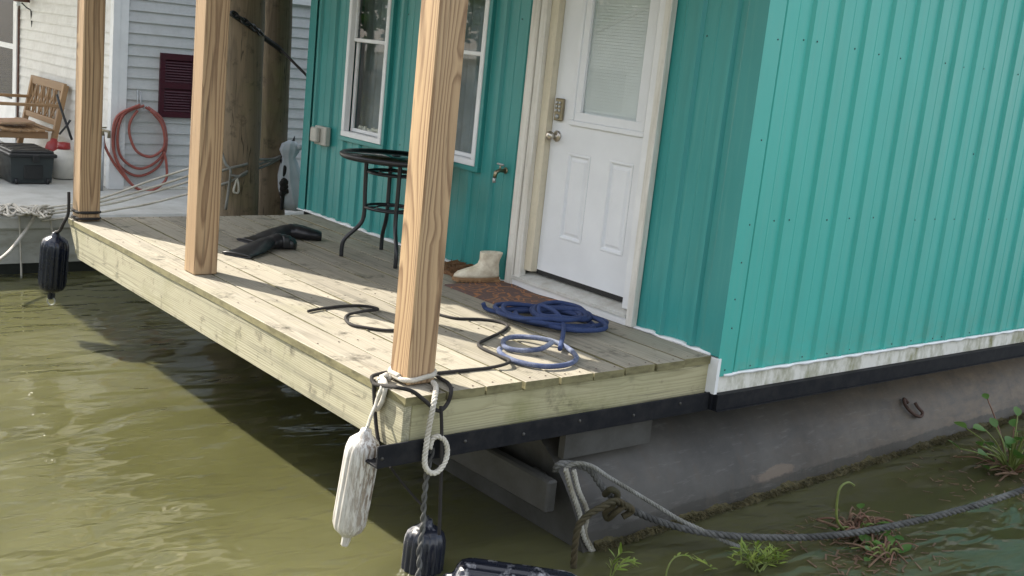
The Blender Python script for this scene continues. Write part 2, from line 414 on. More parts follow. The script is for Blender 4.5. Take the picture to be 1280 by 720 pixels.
M['hull'].node_tree.nodes['Principled BSDF'].inputs['Specular IOR Level'].default_value = .3
M['steel_plate'] = mk_dirty('grey_steel_plate', (.060, .059, .054), (.022, .019, .013), .8, (1, 1, 1), .6, 5)
M['algae'] = mk_dirty('algae_fringe', (.075, .062, .024), (.022, .024, .009), .9, (1, 1, 1), .95, 30)
M['rust'] = plain('rusty_iron', (.06, .032, .022), .8, .4, 30, bump=.4)

def mk_mat():
    m = Mat('paisley_doormat', .95); v = m.gen((1, 1, 1)); n = m.noise(v, 5, 2, .5, 1.5)
    wv = m.n('TexVoronoi', {'feature': 'DISTANCE_TO_EDGE'}, Vector=m.n('Mapping', Vector=v, Rotation=(0, 0, .5)), Scale=8.5).outputs['Distance']
    k = m.rng(m.math('ABSOLUTE', m.math('SUBTRACT', m.math('FRACT', m.math('MULTIPLY', m.math('ADD', wv, n), 3.0)), .5)), .05, .16, 1, 0)
    c = m.mix(k, (.12, .072, .060), (.40, .17, .06)); b = m.noise(v, 220, 2, .7)
    c = m.mix(m.rng(b, .35, .7, 0, .5), c, (.07, .05, .045)); m.col(c); m.bump(b, .8, .004); return m.m
M['mat'] = mk_mat()
M['coir'] = mk_dirty('coir', (.17, .085, .035), (.08, .04, .02), .8, (1, 1, 1), .95, 50)
M['boot'] = mk_dirty('cream_boot_leather', (.70, .64, .50), (.36, .27, .16), .75, (1, 1, 1), .6, 16)
M['boot_sole'] = plain('tan_sole', (.26, .15, .07), .8, .2, 20)

def mk_glass(name, tint=(1, 1, 1), gl=1.0):
    m = Mat(name, .02)
    fr = m.n('Fresnel', IOR=1.5); tr = m.n('BsdfTransparent', Color=tint); g = m.n('BsdfGlossy', Roughness=.015)
    bf = m.n('NewGeometry').outputs['Backfacing']; f = m.math('MULTIPLY', m.math('MULTIPLY', fr, gl, True), m.math('SUBTRACT', 1.0, bf))
    mx = m.n('MixShader', i0=f, i1=tr, i2=g); m.set(m.out.inputs['Surface'], mx); return m.m
M['glass'] = mk_glass('window_glass', (.94, .96, .955), 1.3); M['screen'] = mk_glass('storm_door_glass', (.5, .52, .5), .5)
M['table_glass'] = mk_glass('table_glass', (.50, .58, .54), 1.4)

def mk_water():
    m = Mat('murky_green_water', .02); geo = m.n('NewGeometry'); P = geo.outputs['Position']
    m.b.inputs['IOR'].default_value = 1.36
    a = m.noise(m.n('Mapping', Vector=P, Scale=(.6, .6, .6)), 1.0, 3, .55)
    m.col(m.mix(m.rng(a, .3, .7, 0, 1), (.066, .066, .025), (.098, .097, .046)))
    r1 = m.n('Mapping', Vector=P, Rotation=(0, 0, .72), Scale=(.8, 2.0, 1))
    h1 = m.noise(r1, 1.5, 1, .4, .5); h2 = m.noise(m.n('Mapping', Vector=P, Rotation=(0, 0, .6), Scale=(.9, 2.2, 1)), 5.0, 1.5, .4, .8)
    amp = m.rng(m.noise(m.n('Mapping', Vector=P, Scale=(.45, .45, 1)), 1.0, 2, .5), .35, .65, .25, 1.0)
    h = m.math('ADD', h1, m.math('MULTIPLY', m.math('MULTIPLY', h2, .27), amp))
    m.bump(h, 1.0, .058); m.b.inputs['Subsurface Weight'].default_value = 1.0; m.b.inputs['Subsurface Radius'].default_value = (1, 1, .5); m.b.inputs['Subsurface Scale'].default_value = .20; return m.m
M['water'] = mk_water()
M['leaf'] = None
def mk_leaf(name, a, b, back=.3):
    m = Mat(name, .45); oi = m.n('ObjectInfo'); n = m.noise(m.gen((1, 1, 1), 5), 18, 3)
    f = m.math('ADD', m.math('MULTIPLY', oi.outputs['Random'], .7), m.math('MULTIPLY', n, .3))
    c = m.mix(f, a, b); m.col(c)
    tl = m.n('BsdfTranslucent', Color=c); mx = m.n('MixShader', i0=back, i1=m.b, i2=tl); m.set(m.out.inputs['Surface'], mx); return m.m
M['leaf'] = mk_leaf('willow_leaf', (.13, .21, .03), (.30, .36, .07))
M['leaf_hy'] = mk_leaf('hyacinth_leaf', (.05, .13, .025), (.12, .21, .04))
M['stem'] = plain('green_stem', (.14, .17, .04), .6, .2, 20)
M['stem_brown'] = plain('reddish_stem', (.15, .075, .045), .7, .3, 20)
M['dead'] = plain('dead_plant_fibre', (.14, .085, .05), .85, .4, 20)
M['bag'] = plain('pale_draped_cloth', (.52, .56, .60), .6, .12, 6)

# ================================================================== SETTING
ZW = -0.82
mb = MB(); S = 400
mb.add([(-S, -S, ZW), (S, -S, ZW), (S, S, ZW), (-S, S, ZW)], [(0, 1, 2, 3)])
tag(mb.build('water', M['water']), kind='structure')

# ================================================================== PORCH DECK
HW = 1.865            # house front wall plane (x)
LD = 4.05             # deck length
deck = root('porch_deck', (0, 0, 0))
tag(deck, 'weathered treated-pine porch deck of long boards with thick edge joists, overhanging the water', 'deck')
NB = 9; PW = 1.852/NB
for i in range(NB):
    x0 = i*PW; x1 = x0+PW-.013
    if i == 0: x0 = -.006
    dy = random.uniform(-.008, .008); cx = (x0+x1)/2
    dz = random.uniform(-.0015, .0015)
    b = MB(); n = 14
    # slightly cupped and wavering board
    rings = []
    for k in range(n+1):
        y = -.012+dy+(LD+.012-dy)*k/n; wv = .0025*math.sin(k*1.3+i*2.1)
        zt = dz+.0012*math.sin(k*.9+i); c = .002
        rings.append([V((x0+wv, y, -.038)), V((x1+wv, y, -.038)), V((x1+wv, y, zt-c)), V((x1+wv-c, y, zt)), V((x0+wv+c, y, zt)), V((x0+wv, y, zt-c))])
    b.loft(rings, True, False)
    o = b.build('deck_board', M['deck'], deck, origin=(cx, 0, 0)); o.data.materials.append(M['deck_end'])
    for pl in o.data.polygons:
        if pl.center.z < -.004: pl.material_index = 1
H = .244
b = MB(); b.obox((.019, LD/2-.002, -(.038+H)/2-.001), (V((1, 0, 0)), V((0, 1, 0)), V((0, 0, 1))), (.019, LD/2+.0, (H-.038)/2-.001), .004)
# far end of the long joist is cut on a slant
for k, q in enumerate(b.v):
    if q[1] > LD-.1: b.v[k] = (q[0], q[1]-(.0 if q[2] > -.1 else .17), q[2])
b.build('rim_joist', M['rim'], deck, origin=(.019, 0, -.14))
b = MB(); b.obox(((.04+1.848)/2, .019, -(.038+.205)/2-.001), (V((1, 0, 0)), V((0, 1, 0)), V((0, 0, 1))), ((1.848-.04)/2, .019, (.205-.038)/2), .004)
b.build('end_joist', M['rim_x'], deck, origin=(.9, .019, -.12))
b = MB(); b.box((.04, LD-.045, -.24), (1.85, LD-.007, -.0395)); b.build('end_joist', M['rim_x'], deck, origin=(.9, LD, -.12))
for y in (.8, 1.6, 2.4, 3.2):
    b = MB(); b.box((.04, y-.019, -.2), (1.85, y+.019, -.0395)); b.build('floor_joist', M['rim_x'], deck, origin=(.9, y, -.12))
# black angle iron under the short edge
b = MB(); b.obox((.855, -.030, -.229), (V((1, 0, 0)), V((0, 1, 0)), V((0, 0, 1))), (.985, .006, .047), .002)
b.obox((.855, .03, -.272), (V((1, 0, 0)), V((0, 1, 0)), V((0, 0, 1))), (.985, .055, .005), .001)
ang = b.build('angle_iron', M['black_metal'], deck)
b = MB()
for x in (-.11, .3, .62, .95, 1.3, 1.62): b.lathe([(.0, .006), (.007, .004), (.008, 0)], (x, -.036, -.225+.012*math.sin(x*9)), (0, -1, 0), 8)
tag(b.build('rivets', M['steel_plate'], ang), kind='stuff')
# nail heads on deck
b = MB()
for y in (.8, 1.6, 2.4, 3.2, .02, 4.0):
    for i in range(NB):
        for dx in (.05, .15): b.lathe([(.0045, 0), (.0045, .0012), (0, .0013)], (i*PW+dx+random.uniform(-.01, .01), y+random.uniform(-.008, .008), .0015), (0, 0, 1), 6)
tag(b.build('nail_heads', M['rust'], deck), kind='stuff')

# ================================================================== POSTS
PS = .1367
def post(loc, label, lean=(0, 0)):
    r = root('wooden_post', loc)
    b = MB(); b.obox((loc[0], loc[1], 1.2), (V((1, 0, 0)), V((0, 1, 0)), V((0, 0, 1))), (PS/2, PS/2, 1.199), .006)
    tag(b.build('shaft', M['post'], r, origin=loc), None)
    tag(r, label, 'post', 'porch posts'); return r
p3 = (.0844+PS/2, .1109+PS/2, .002); p2 = (.0844+PS/2, 2.2372+PS/2, .002); p1 = (.0134+PS/2, 3.90+PS/2, .002)
post(p3, 'square pine post at the near deck corner with ropes tied round its foot')
post(p2, 'middle square pine post on the deck edge, with a dark knot scar near its top')
post(p1, 'farthest square pine post, at the far deck corner with the black fender tied to it')

# ================================================================== FLOATING HOUSE
house = root('floating_house', (HW, 0, 0))
tag(house, 'teal ribbed-metal floating house with white half-glass door and two narrow windows', 'house')
PIT = .2225; HT = 2.45; YS = -.03; FARY = 4.30
def prof(s, ph):
    # rib height at position s along the wall
    t = ((s-ph) % PIT)
    return t
def rib_panel(a0, a1, ph, mapf):
    # list of (s, depth) break points of one sheet between a0 and a1
    brk = [(0, 0), (.012, .019), (.040, .019), (.052, 0), (.126, 0), (.1305, .0025), (.1345, .0025), (.139, 0)]
    S_ = []
    k = math.floor((a0-ph)/PIT)-1
    while ph+k*PIT < a1+PIT:
        for o_, d in brk: S_.append((ph+k*PIT+o_, d))
        k += 1
    def dep(s):
        for (s0, d0), (s1, d1) in zip(S_, S_[1:]):
            if s0 <= s <= s1: return d0+(d1-d0)*(s-s0)/max(s1-s0, 1e-9)
        return 0
    return [(a0, dep(a0))]+[(s, d) for s, d in S_ if a0+1e-4 < s < a1-1e-4]+[(a1, dep(a1))]
def side_sheet(x0, x1, z0, z1):
    b = MB(); P = rib_panel(x0, x1, 2.195, None); vs = []
    for s, d in P: vs += [(s, YS-d, z0), (s, YS-d, z1)]
    b.add(vs, [(2*i, 2*i+2, 2*i+3, 2*i+1) for i in range(len(P)-1)]); return b
def front_sheet(y0, y1, z0, z1):
    b = MB(); P = rib_panel(y0, y1, .13, None); vs = []
    for s, d in P: vs += [(HW-d, s, z0), (HW-d, s, z1)]
    b.add(vs, [(2*i, 2*i+1, 2*i+3, 2*i+2) for i in range(len(P)-1)]); return b
x = 1.96
while x < 7.4:
    side_sheet(x, x+PIT*4, -.095, HT).build('wall_panel', M['teal_lit'], house); x += PIT*4
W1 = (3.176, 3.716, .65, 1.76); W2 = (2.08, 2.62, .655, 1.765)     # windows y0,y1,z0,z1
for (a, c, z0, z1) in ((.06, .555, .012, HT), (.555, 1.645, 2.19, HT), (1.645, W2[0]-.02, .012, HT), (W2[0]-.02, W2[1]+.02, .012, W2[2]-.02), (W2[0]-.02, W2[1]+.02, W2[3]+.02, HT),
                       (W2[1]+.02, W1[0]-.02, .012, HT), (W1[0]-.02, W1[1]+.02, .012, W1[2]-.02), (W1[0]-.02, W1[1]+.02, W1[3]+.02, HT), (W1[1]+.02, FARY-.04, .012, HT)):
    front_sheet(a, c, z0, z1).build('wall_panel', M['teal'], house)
# corner trim (two flanges) near and far
b = MB()
b.add([(HW-.022, .075, .005), (HW-.022, .075, HT), (HW-.024, .066, .005), (HW-.024, .066, HT), (HW-.024, YS-.024, .005), (HW-.024, YS-.024, HT)], [(0, 2, 3, 1), (2, 4, 5, 3)])
b.build('corner_trim', M['teal'], house); b = MB()
b.add([(HW-.024, YS-.024, -.098), (HW-.024, YS-.024, HT), (1.965, YS-.024, -.098), (1.965, YS-.024, HT), (1.972, YS-.004, -.098), (1.972, YS-.004, HT)], [(0, 2, 3, 1), (2, 4, 5, 3)])
b.build('corner_trim', M['teal_lit'], house)
b = MB()
b.add([(HW-.022, FARY-.10, .005), (HW-.022, FARY-.10, HT), (HW-.024, FARY, .005), (HW-.024, FARY, HT), (HW+.08, FARY+.002, .005), (HW+.08, FARY+.002, HT)], [(0, 1, 3, 2), (2, 3, 5, 4)])
b.build('corner_trim', M['teal_trim'], house)
# screw heads
b = MB()
for (u, v) in ((933, 280), (968, 276), (987, 275), (1034, 275), (1062, 273), (1092, 272), (1105, 273), (1144, 275), (1169, 274), (1193, 274), (1236, 274), (1258, 274), (1277, 272),
               (968, 49), (1005, 50), (1022, 52), (1069, 61), (1099, 68), (1126, 73), (1142, 75), (1182, 79), (1205, 84), (1230, 86), (1242, 88), (1273, 93),
               (902, 461), (938, 457), (957, 455), (1003, 446), (1034, 442), (1062, 437), (1080, 435), (1115, 430), (1139, 426), (1166, 423), (1177, 421), (1212, 416), (1247, 410)):
    q = py(u, v, YS-.003); b.lathe([(.0048, 0), (.0048, .002), (.002, .0035)], (q.x, YS-(.024 if q.x < 1.972 else .001), q.z), (0, -1, 0), 6)
for (u, v) in ((926, 328), (918, 374), (914, 410), (951, 175), (998, 176), (1117, 203), (1220, 193)):
    q = py(u, v, YS-.02); b.lathe([(.0048, 0), (.0048, .002), (.002, .0035)], (q.x, YS-.004-(.02 if q.x < 1.97 else 0), q.z), (0, -1, 0), 6)
for (u, v) in ((916, 157), (884, 45), (913, 44), (653, 24), (671, 24), (421, 12), (511, 18), (500, 181)):
    q = pxp(u, v, HW); b.lathe([(.0048, 0), (.0048, .002), (.002, .0035)], (HW-.001, q.y, q.z), (-1, 0, 0), 6)
tag(b.build('screw_heads', M['screw'], house), kind='stuff')
# white foam/flashing line where wall meets deck
b = MB(); rings = []
for k in range(61):
    y = .0+FARY*k/60
    if .55 < y < 1.65: wd = .012
    else: wd = .012+.009*(math.sin(k*1.7)+math.sin(k*.63+1))*.5
    h = .012+.006*math.sin(k*2.3)
    rings.append([V((HW+.01, y, .001)), V((HW-.018-wd, y, .0015)), V((HW-.02-wd*.6, y, h)), V((HW+.01, y, h+.006))])
b.loft(rings, True, True); b.build('flashing', M['white_vinyl'], house)
# white mouldy skirt and black rail under the side wall
b = MB(); b.box((HW-.005, YS-.012, -.187), (7.4, YS+.03, -.092)); b.build('skirt_board', M['skirt'], house)
b = MB(); b.box((HW-.028, YS-.03, -.187), (HW-.006, .02, -.002)); b.build('skirt_return', M['white_vinyl'], house)
b = MB(); rings = []
for k in range(200):
    x = 1.90+5.5*k/199; rings.append([V((x, YS-.011, -.098)), V((x, YS-.028-.004*math.sin(k*1.1), -.100-.004*math.sin(k*.8))), V((x, YS-.026, -.088)), V((x, YS-.011, -.086))])
b.loft(rings); b.build('drip_edge', M['white_vinyl'], house)
b = MB(); b.box((HW-.012, YS-.045, -.268), (7.4, YS-.014, -.1885)); b.box((HW-.012, YS-.055, -.275), (7.4, YS+.08, -.2685)); b.box((HW-.03, -.05, -.27), (HW-.0125, .01, -.1885))
b.build('black_rail', M['black_metal'], house)
# unseen sides, ceiling and roof
b = MB(); b.box((HW+.05, FARY-.03, -.2), (7.4, FARY, HT)); b.build('far_wall', M['teal_trim'], house)
b = MB(); b.box((7.35, -.02, -.2), (7.4, FARY, HT)); b.build('back_wall', M['teal_trim'], house)
b = MB(); b.box((HW+.1, 0.02, -.12), (7.35, FARY-.03, -.04)); b.build('floor', M['steel_plate'], house)
b = MB(); b.box((HW+.03, 0.0, -.19), (HW+.09, FARY, .0)); b.build('floor_edge', M['black_metal'], house)
EX, EZ, RY0, RY1 = .03, 2.52, -.28, 4.95
b = MB(); 
b.add([(EX, RY0, EZ), (EX, RY1, EZ), (4.6, RY1, 3.55), (4.6, RY0, 3.55), (EX, RY0, EZ+.05), (EX, RY1, EZ+.05), (4.6, RY1, 3.61), (4.6, RY0, 3.61), (8.0, RY0, 2.75), (8.0, RY1, 2.75), (8.0, RY0, 2.8), (8.0, RY1, 2.8)],
      [(0, 1, 2, 3), (4, 7, 6, 5), (0, 4, 5, 1), (3, 2, 9, 8), (7, 10, 11, 6), (0, 3, 7, 4), (1, 5, 6, 2), (3, 8, 10, 7), (2, 6, 11, 9), (8, 9, 11, 10)])
roof = b.build('roof', M['roof'], house)
b = MB(); b.box((.04, RY0+.02, HT), (7.6, RY1-.02, HT+.02)); b.build('soffit', M['soffit'], roof)
b = MB(); b.box((.09, .0, 2.40), (.20, 4.2, 2.449)); b.build('porch_beam', M['post'], roof, origin=(.15, 2, 2.4))

# ---- door
DY0, DY1, DZ = .672, 1.457, .118
LX = 1.90
leafx = LX
d = MB()
def frame_rect(b, x, y0, y1, z0, z1, wd, dep, bev=.004):
    ax = (V((1, 0, 0)), V((0, 1, 0)), V((0, 0, 1)))
    b.obox((x, (y0+y1)/2, z0+wd/2), ax, (dep/2, (y1-y0)/2, wd/2), bev); b.obox((x, (y0+y1)/2, z1-wd/2), ax, (dep/2, (y1-y0)/2, wd/2), bev)
    b.obox((x, y0+wd/2, (z0+z1)/2), ax, (dep/2-.0006, wd/2, (z1-z0)/2-wd*.99), bev); b.obox((x, y1-wd/2, (z0+z1)/2), ax, (dep/2-.0006, wd/2, (z1-z0)/2-wd*.99), bev)
GY0, GY1, GZ0, GZ1 = .752, 1.212, 1.054, 1.95          # glass
# leaf as stiles and rails round the glass and the two sunk panels
PN = ((.757, .947, .348, .858), (1.100, 1.295, .348, .852))
lf = MB(); x0, x1 = leafx, leafx+.04
def slab(y0, y1, z0, z1): lf.box((x0, y0, z0), (x1, y1, z1))
ZT = 2.13
slab(DY0, GY0, DZ+.012, ZT); slab(GY1, DY1, GZ0, ZT); slab(GY0, GY1, GZ1, ZT)
slab(GY0, DY1, .858, GZ0); slab(GY0, DY1, DZ+.012, .348); slab(.947, 1.100, .348, .858); slab(1.295, DY1, .348, .858); slab(1.100, 1.295, .852, .858)
slab(GY0, .757, .348, .858)
door = lf.build('door', M['white_door'], house)
for (a, c, z0, z1) in PN:
    b = MB(); ax = None; rec = x0+.010
    def q4(x, i): return [V((x, a+i, z0+i)), V((x, c-i, z0+i)), V((x, c-i, z1-i)), V((x, a+i, z1-i))]
    R_ = [q4(x0-.001, 0), q4(x0-.004, .006), q4(x0-.003, .013), q4(rec, .022), q4(rec, .030), q4(x0+.002, .046)]
    b.loft(R_, False, False); b.add(R_[-1], [(0, 3, 2, 1)])
    b.build('door_panel', M['white_door'], door)
b = MB(); frame_rect(b, x0-.008, GY0-.055, GY1+.085, GZ0-.045, GZ1+.05, .03, .018, .006); frame_rect(b, x0-.004, GY0-.026, GY1+.056, GZ0-.016, GZ1+.02, .05, .012, .004)
b.build('glass_moulding', M['white_door'], door)
b = MB(); b.box((x0+.002, GY0, GZ0), (x0+.006, GY1, GZ1)); b.build('pane', M['glass'], door)
b = MB(); z = GZ0+.01
while z < GZ1:
    b.add([(x0+.012, GY0, z), (x0+.012, GY1, z), (x0+.018, GY1, z+.0165), (x0+.018, GY0, z+.0165)], [(0, 1, 2, 3)]); z += .0172
b.box((x0+.03, GY0, GZ0), (x0+.034, GY1, GZ1))
tag(b.build('blind', M['blind'], door), kind='stuff')
ky, kz = 1.402, .932
b = MB(); b.lathe([(.0, 0), (.032, .0), (.033, .006), (.026, .012), (.012, .014), (.012, .035), (.022, .042), (.029, .055), (.027, .068), (.014, .076), (0, .077)], (x0, ky, kz), (-1, 0, 0), 18)
b.build('knob', M['nickel'], door)
b = MB(); b.obox((x0-.012, 1.396, 1.086), (V((1, 0, 0)), V((0, 1, 0)), V((0, 0, 1))), (.012, .034, .064), .008); lk = b.build('keypad_lock', M['brass'], door)
b = MB()
for i in range(3):
    for j in (-1, 1): b.lathe([(.009, 0), (.009, .004), (.006, .006), (0, .0065)], (x0-.024, 1.396+j*.013, 1.125-i*.022), (-1, 0, 0), 8)
b.lathe([(.014, 0), (.014, .006), (0, .008)], (x0-.024, 1.396, 1.046), (-1, 0, 0), 10)
b.build('keypad_button', M['galv'], lk)
b = MB(); b.box((x0+.004, DY0-.002, DZ-.016), (x1, DY1+.002, DZ+.0115)); b.build('door_sweep', M['dark_gap'], door)
# casing, jambs, sill
fr = MB(); fr.obox((HW-.026, 1.618, 1.085), (V((1, 0, 0)), V((0, 1, 0)), V((0, 0, 1))), (.022, .034, 1.08), .004)
cas = fr.build('door_casing', M['casing'], house)
b = MB(); b.obox((HW-.014, 1.553, 1.105), (V((1, 0, 0)), V((0, 1, 0)), V((0, 0, 1))), (.026, .027, 1.045), .004); b.build('brickmould', M['casing'], cas)
b = MB(); b.box((HW-.008, 1.460, .115), (HW+.08, 1.524, 2.15)); b.build('jamb', M['jamb'], cas)
b = MB(); b.obox((HW-.026, .572, 1.085), (V((1, 0, 0)), V((0, 1, 0)), V((0, 0, 1))), (.022, .024, 1.08), .004); cas2 = b.build('door_casing', M['casing'], house)
b = MB(); b.obox((HW-.012, .622, 1.12), (V((1, 0, 0)), V((0, 1, 0)), V((0, 0, 1))), (.026, .0245, 1.03), .004); b.build('brickmould', M['white_vinyl'], cas2)
b = MB(); b.box((HW+.012, .648, .115), (HW+.08, .669, 2.15)); b.build('jamb', M['jamb'], cas2)
b = MB(); b.box((HW-.047, .549, 2.166), (HW+.08, 1.651, 2.23)); b.box((HW-.03, .60, 2.14), (HW+.08, 1.58, 2.1655)); b.build('door_head', M['casing'], house)
b = MB(); b.add([(HW-.05, .598, .066), (HW-.05, 1.582, .066), (LX+.05, 1.582, .098), (LX+.05, .598, .098), (HW-.05, .598, .046), (HW-.05, 1.582, .046), (LX+.05, 1.582, .03), (LX+.05, .598, .03)],
      [(0, 3, 2, 1), (4, 5, 6, 7), (0, 1, 5, 4), (1, 2, 6, 5), (2, 3, 7, 6), (3, 0, 4, 7)]); sl = b.build('sill', M['sill'], house)
b = MB(); b.box((HW-.04, .598, .004), (HW+.02, 1.582, .0455)); b.build('riser', M['white_vinyl'], sl)

# ---- windows
def window(y0, y1, z0, z1, split, openlow):
    wn = MB(); frame_rect(wn, HW-.012, y0, y1, z0, z1, .040, .05, .004)
    wf = wn.build('window', M['white_vinyl'], house)
    b = MB(); frame_rect(b, HW-.010, y0-.034, y1+.034, z0-.034, z1+.034, .033, .044, .003); b.build('trim', M['teal_trim'], wf)
    i0, i1 = y0+.042, y1-.042
    b = MB(); frame_rect(b, HW+.004, i0, i1, split, z1-.04, .026, .022, .003); up_ = b.build('sash', M['white_vinyl'], wf)
    b = MB(); b.box((HW+.006, i0+.02, split+.02), (HW+.010, i1-.02, z1-.06)); b.build('pane', M['glass'], up_)
    b = MB(); frame_rect(b, HW+.030, i0, i1, z0+.04, split+.024, .026, .022, .003); lo = b.build('sash', M['white_vinyl'], wf)
    b = MB(); b.box((HW+.030, i0+.02, z0+.06), (HW+.034, i1-.02, split+.004)); b.build('pane', M['glass'], lo)
    b = MB(); rings = []
    n = 60
    vs = []
    for k in range(n+1):
        y = y0-.1+(y1-y0+.2)*k/n; xx = HW+.17+.02*math.sin(k*.9)+.012*math.sin(k*2.3)
        vs += [(xx, y, z0-.2), (xx+.01*math.sin(k), y, z1+.1)]
    b.add(vs, [(2*k, 2*k+2, 2*k+3, 2*k+1) for k in range(n)], True); b.build('curtain', M['curtain'], wf)
    b = MB(); b.box((HW+.03, y0-.05, z0-.06), (HW+.2, y1+.05, z0-.001)); b.build('inner_sill', M['casing'], wf)
    return wf
w1 = window(*W1, 1.335, True); w2 = window(*W2, 1.335, False)
b = MB()
for k in range(16):
    c = V((HW+.055+random.random()*.02, W1[0]+.07+k*.025, W1[2]+.065+random.random()*.015))
    b.obox(c, (V((1, 0, 0)), V((0, math.cos(k), math.sin(k))), V((0, -math.sin(k), math.cos(k)))), (.008, .016, .009), .002)
b.build('sill_clutter', M['jug'], w1)
# outlet box and tap
b = MB(); b.obox((HW-.034, 3.98, .615), (V((1, 0, 0)), V((0, 1, 0)), V((0, 0, 1))), (.022, .085, .07), .006); b.obox((HW-.074, 4.02, .618), (V((1, 0, 0)), V((0, 1, 0)), V((0, 0, 1))), (.018, .05, .055), .01)
b.build('outlet_box', M['outlet'], house)
ty, tz = 1.80, .672
b = MB(); b.tube([(HW, ty, tz), (HW-.05, ty, tz), (HW-.075, ty, tz-.012), (HW-.082, ty, tz-.045)], [.012, .012, .013, .012], 10); b.tube([(HW-.045, ty, tz), (HW-.045, ty, tz+.035)], .006, 8)
b.lathe([(.02, 0), (.02, .004), (0, .005)], (HW-.001, ty, tz), (-1, 0, 0), 12); tp = b.build('tap', M['brass'], house)
b = MB(); b.tube([(HW-.045, ty-.03, tz+.036), (HW-.045, ty+.03, tz+.038)], .007, 8); b.build('tap_handle', M['galv'], tp)
b = MB(); b.tube([(HW-.082, ty, tz-.045), (HW-.083, ty, tz-.075)], .011, 10); b.build('hose_thread', M['galv'], tp)

# ================================================================== PONTOON
pon = root('steel_pontoon', (2.0, .2, ZW))
tag(pon, 'grey rounded steel pontoon carrying the house, algae-fringed along the waterline', 'pontoon')
# side profile (y offset, z) swept along x, bow end raked
PR = []
for k in range(13):
    t_ = math.radians(78-6.5*k*.98+0); PR.append((.55-.70*math.cos(t_), -1.0+.74*math.sin(t_)))
PR += [(-.15, -1.2)]
def wy(x): return .052*max(0, x-1)   # the hull runs slightly off the wall line
b = MB(); xs = [1.02, 1.3, 1.8, 2.4, 3.0, 4.0, 5.0, 6.2, 7.4]; vs = []
for x in xs:
    for (y, z) in PR:
        xx = x + ((-.30-z)*.12-.12 if x == 1.02 else 0); vs.append((xx, y+wy(x)-.02, z))
m_ = len(PR)
b.add(vs, [(i*m_+k, i*m_+k+1, (i+1)*m_+k+1, (i+1)*m_+k) for i in range(len(xs)-1) for k in range(m_-1)], True)
b.build('hull_plate', M['hull'], pon)
b = MB(); e0 = [V(vs[k]) for k in range(m_)]; back = [V((q.x+.02, 1.9, q.z)) for q in e0]
b.add(e0+back, [(k, m_+k, m_+k+1, k+1) for k in range(m_-1)]); b.build('bow_plate', M['steel_plate'], pon)
# algae fringe along the waterline
b = MB(); rr = random.Random(3); rings = []
n = 260
for k in range(n+1):
    x = 1.04+5.6*k/n+rr.uniform(-.006, .006); y = -.129+wy(x)-.02+.006*math.sin(k*.31)+.005*math.sin(k*.83+1); hh = .008*math.sin(k*.17+2)+.007*math.sin(k*.47); j = lambda s: rr.uniform(-s, s)*.7+hh
    rings.append([V((x, y+.02, ZW+.030+j(.010))), V((x, y-.010+j(.008), ZW+.022+j(.008))), V((x, y-.020+j(.014), ZW+.008+j(.006))), V((x, y-.028+j(.016), ZW-.02)), V((x, y+.02, ZW-.04))])
b.loft(rings, True, False)
for k in range(2600):
    x = 1.04+4.6*rr.random()**1.4; y = -.129+wy(x)-.02+rr.uniform(-.03, .0); a_ = V((x, y, ZW+rr.uniform(.0, .03))); b.bar(a_, a_+V((rr.uniform(-.012, .012), -rr.uniform(.004, .022), rr.uniform(-.018, .012))), rr.uniform(.003, .007), .002)
tag(b.build('algae_fringe', M['algae'], pon), kind='stuff')
# bracket plate under the deck edge, cross beam
b = MB(); b.box((.93, .02, -.42), (1.50, .06, -.277)); b.build('bracket_plate', M['steel_plate'], pon)
q0 = py(695, 600, -.03); 
b = MB(); b.obox((.83, .62, -.565), (V((1, 0, 0)), V((0, 1, 0)), V((0, 0, 1))), (.03, .66, .078), .01); b.build('cross_beam', M['steel_plate'], pon)
b = MB(); b.box((.86, .12, -.60), (1.1, .20, -.52)); b.build('beam_arm', M['steel_plate'], pon)
for y in (.9, 2.4):
    b = MB(); b.box((.60, y, -.46), (1.9, y+.08, -.30)); b.build('deck_support', M['black_metal'], pon)
# towing eye: rusty hook welded to the plate
def hull_pt(u, v, off=0.0):
    # meet the pontoon's sloping side
    best = None
    for k in range(400):
        y = -.2+.7*k/400; q = py(u, v, y)
        yy = None
        for (ya, za), (yb, zb) in zip(PR, PR[1:]):
            if zb <= q.z <= za: yy = ya+(yb-ya)*(za-q.z)/(za-zb)+wy(q.x)-.02
        if yy is not None and y >= yy: return V((q.x, yy-off, q.z))
    return py(u, v, 0)
pts = [hull_pt(u, v, .028) for (u, v) in ((1130, 502), (1125, 497), (1127, 505), (1136, 515), (1145, 519), (1148, 514), (1143, 508), (1139, 502))]
b = MB(); b.tube(spline(pts, 5), .011, 8); b.build('towing_eye', M['rust'], pon)

# ================================================================== DOORMATS
dm = MB(); rings = []
for k in range(13):
    y = 1.045+.64*k/12; z = .010+.004*math.sin(k*.8)
    rings.append([V((1.395, y, .002)), V((1.84, y, .002)), V((1.84, y, z)), V((1.4, y, z))])
dm.loft(rings, True, False); o = dm.build('doormat', M['mat'], None, origin=(1.6, 1.36, 0))
tag(o, 'flat brown doormat with rust scroll pattern in front of the door sill', 'doormat')
b = MB(); rr = random.Random(5); rings = []
for k in range(16):
    y = 1.80+.36*k/15; rings.append([V((1.60+rr.uniform(-.01, .01), y, .002)), V((1.84, y, .002)), V((1.835, y, .035+rr.uniform(-.008, .012))), V((1.70, y, .030+rr.uniform(-.008, .01))), V((1.61, y, .018+rr.uniform(-.006, .008)))])
b.loft(rings, True, False)
for k in range(260):
    c = V((rr.uniform(1.6, 1.84), rr.uniform(1.8, 2.16), .02)); t = c+V((rr.uniform(-.03, .03), rr.uniform(-.03, .03), rr.uniform(.005, .03))); b.bar(c, t, .004, .002)
tag(b.build('coir_mat', M['coir'], None, origin=(1.72, 1.98, 0)), 'shaggy reddish-brown coir mat against the teal wall behind the cream boot', 'doormat')

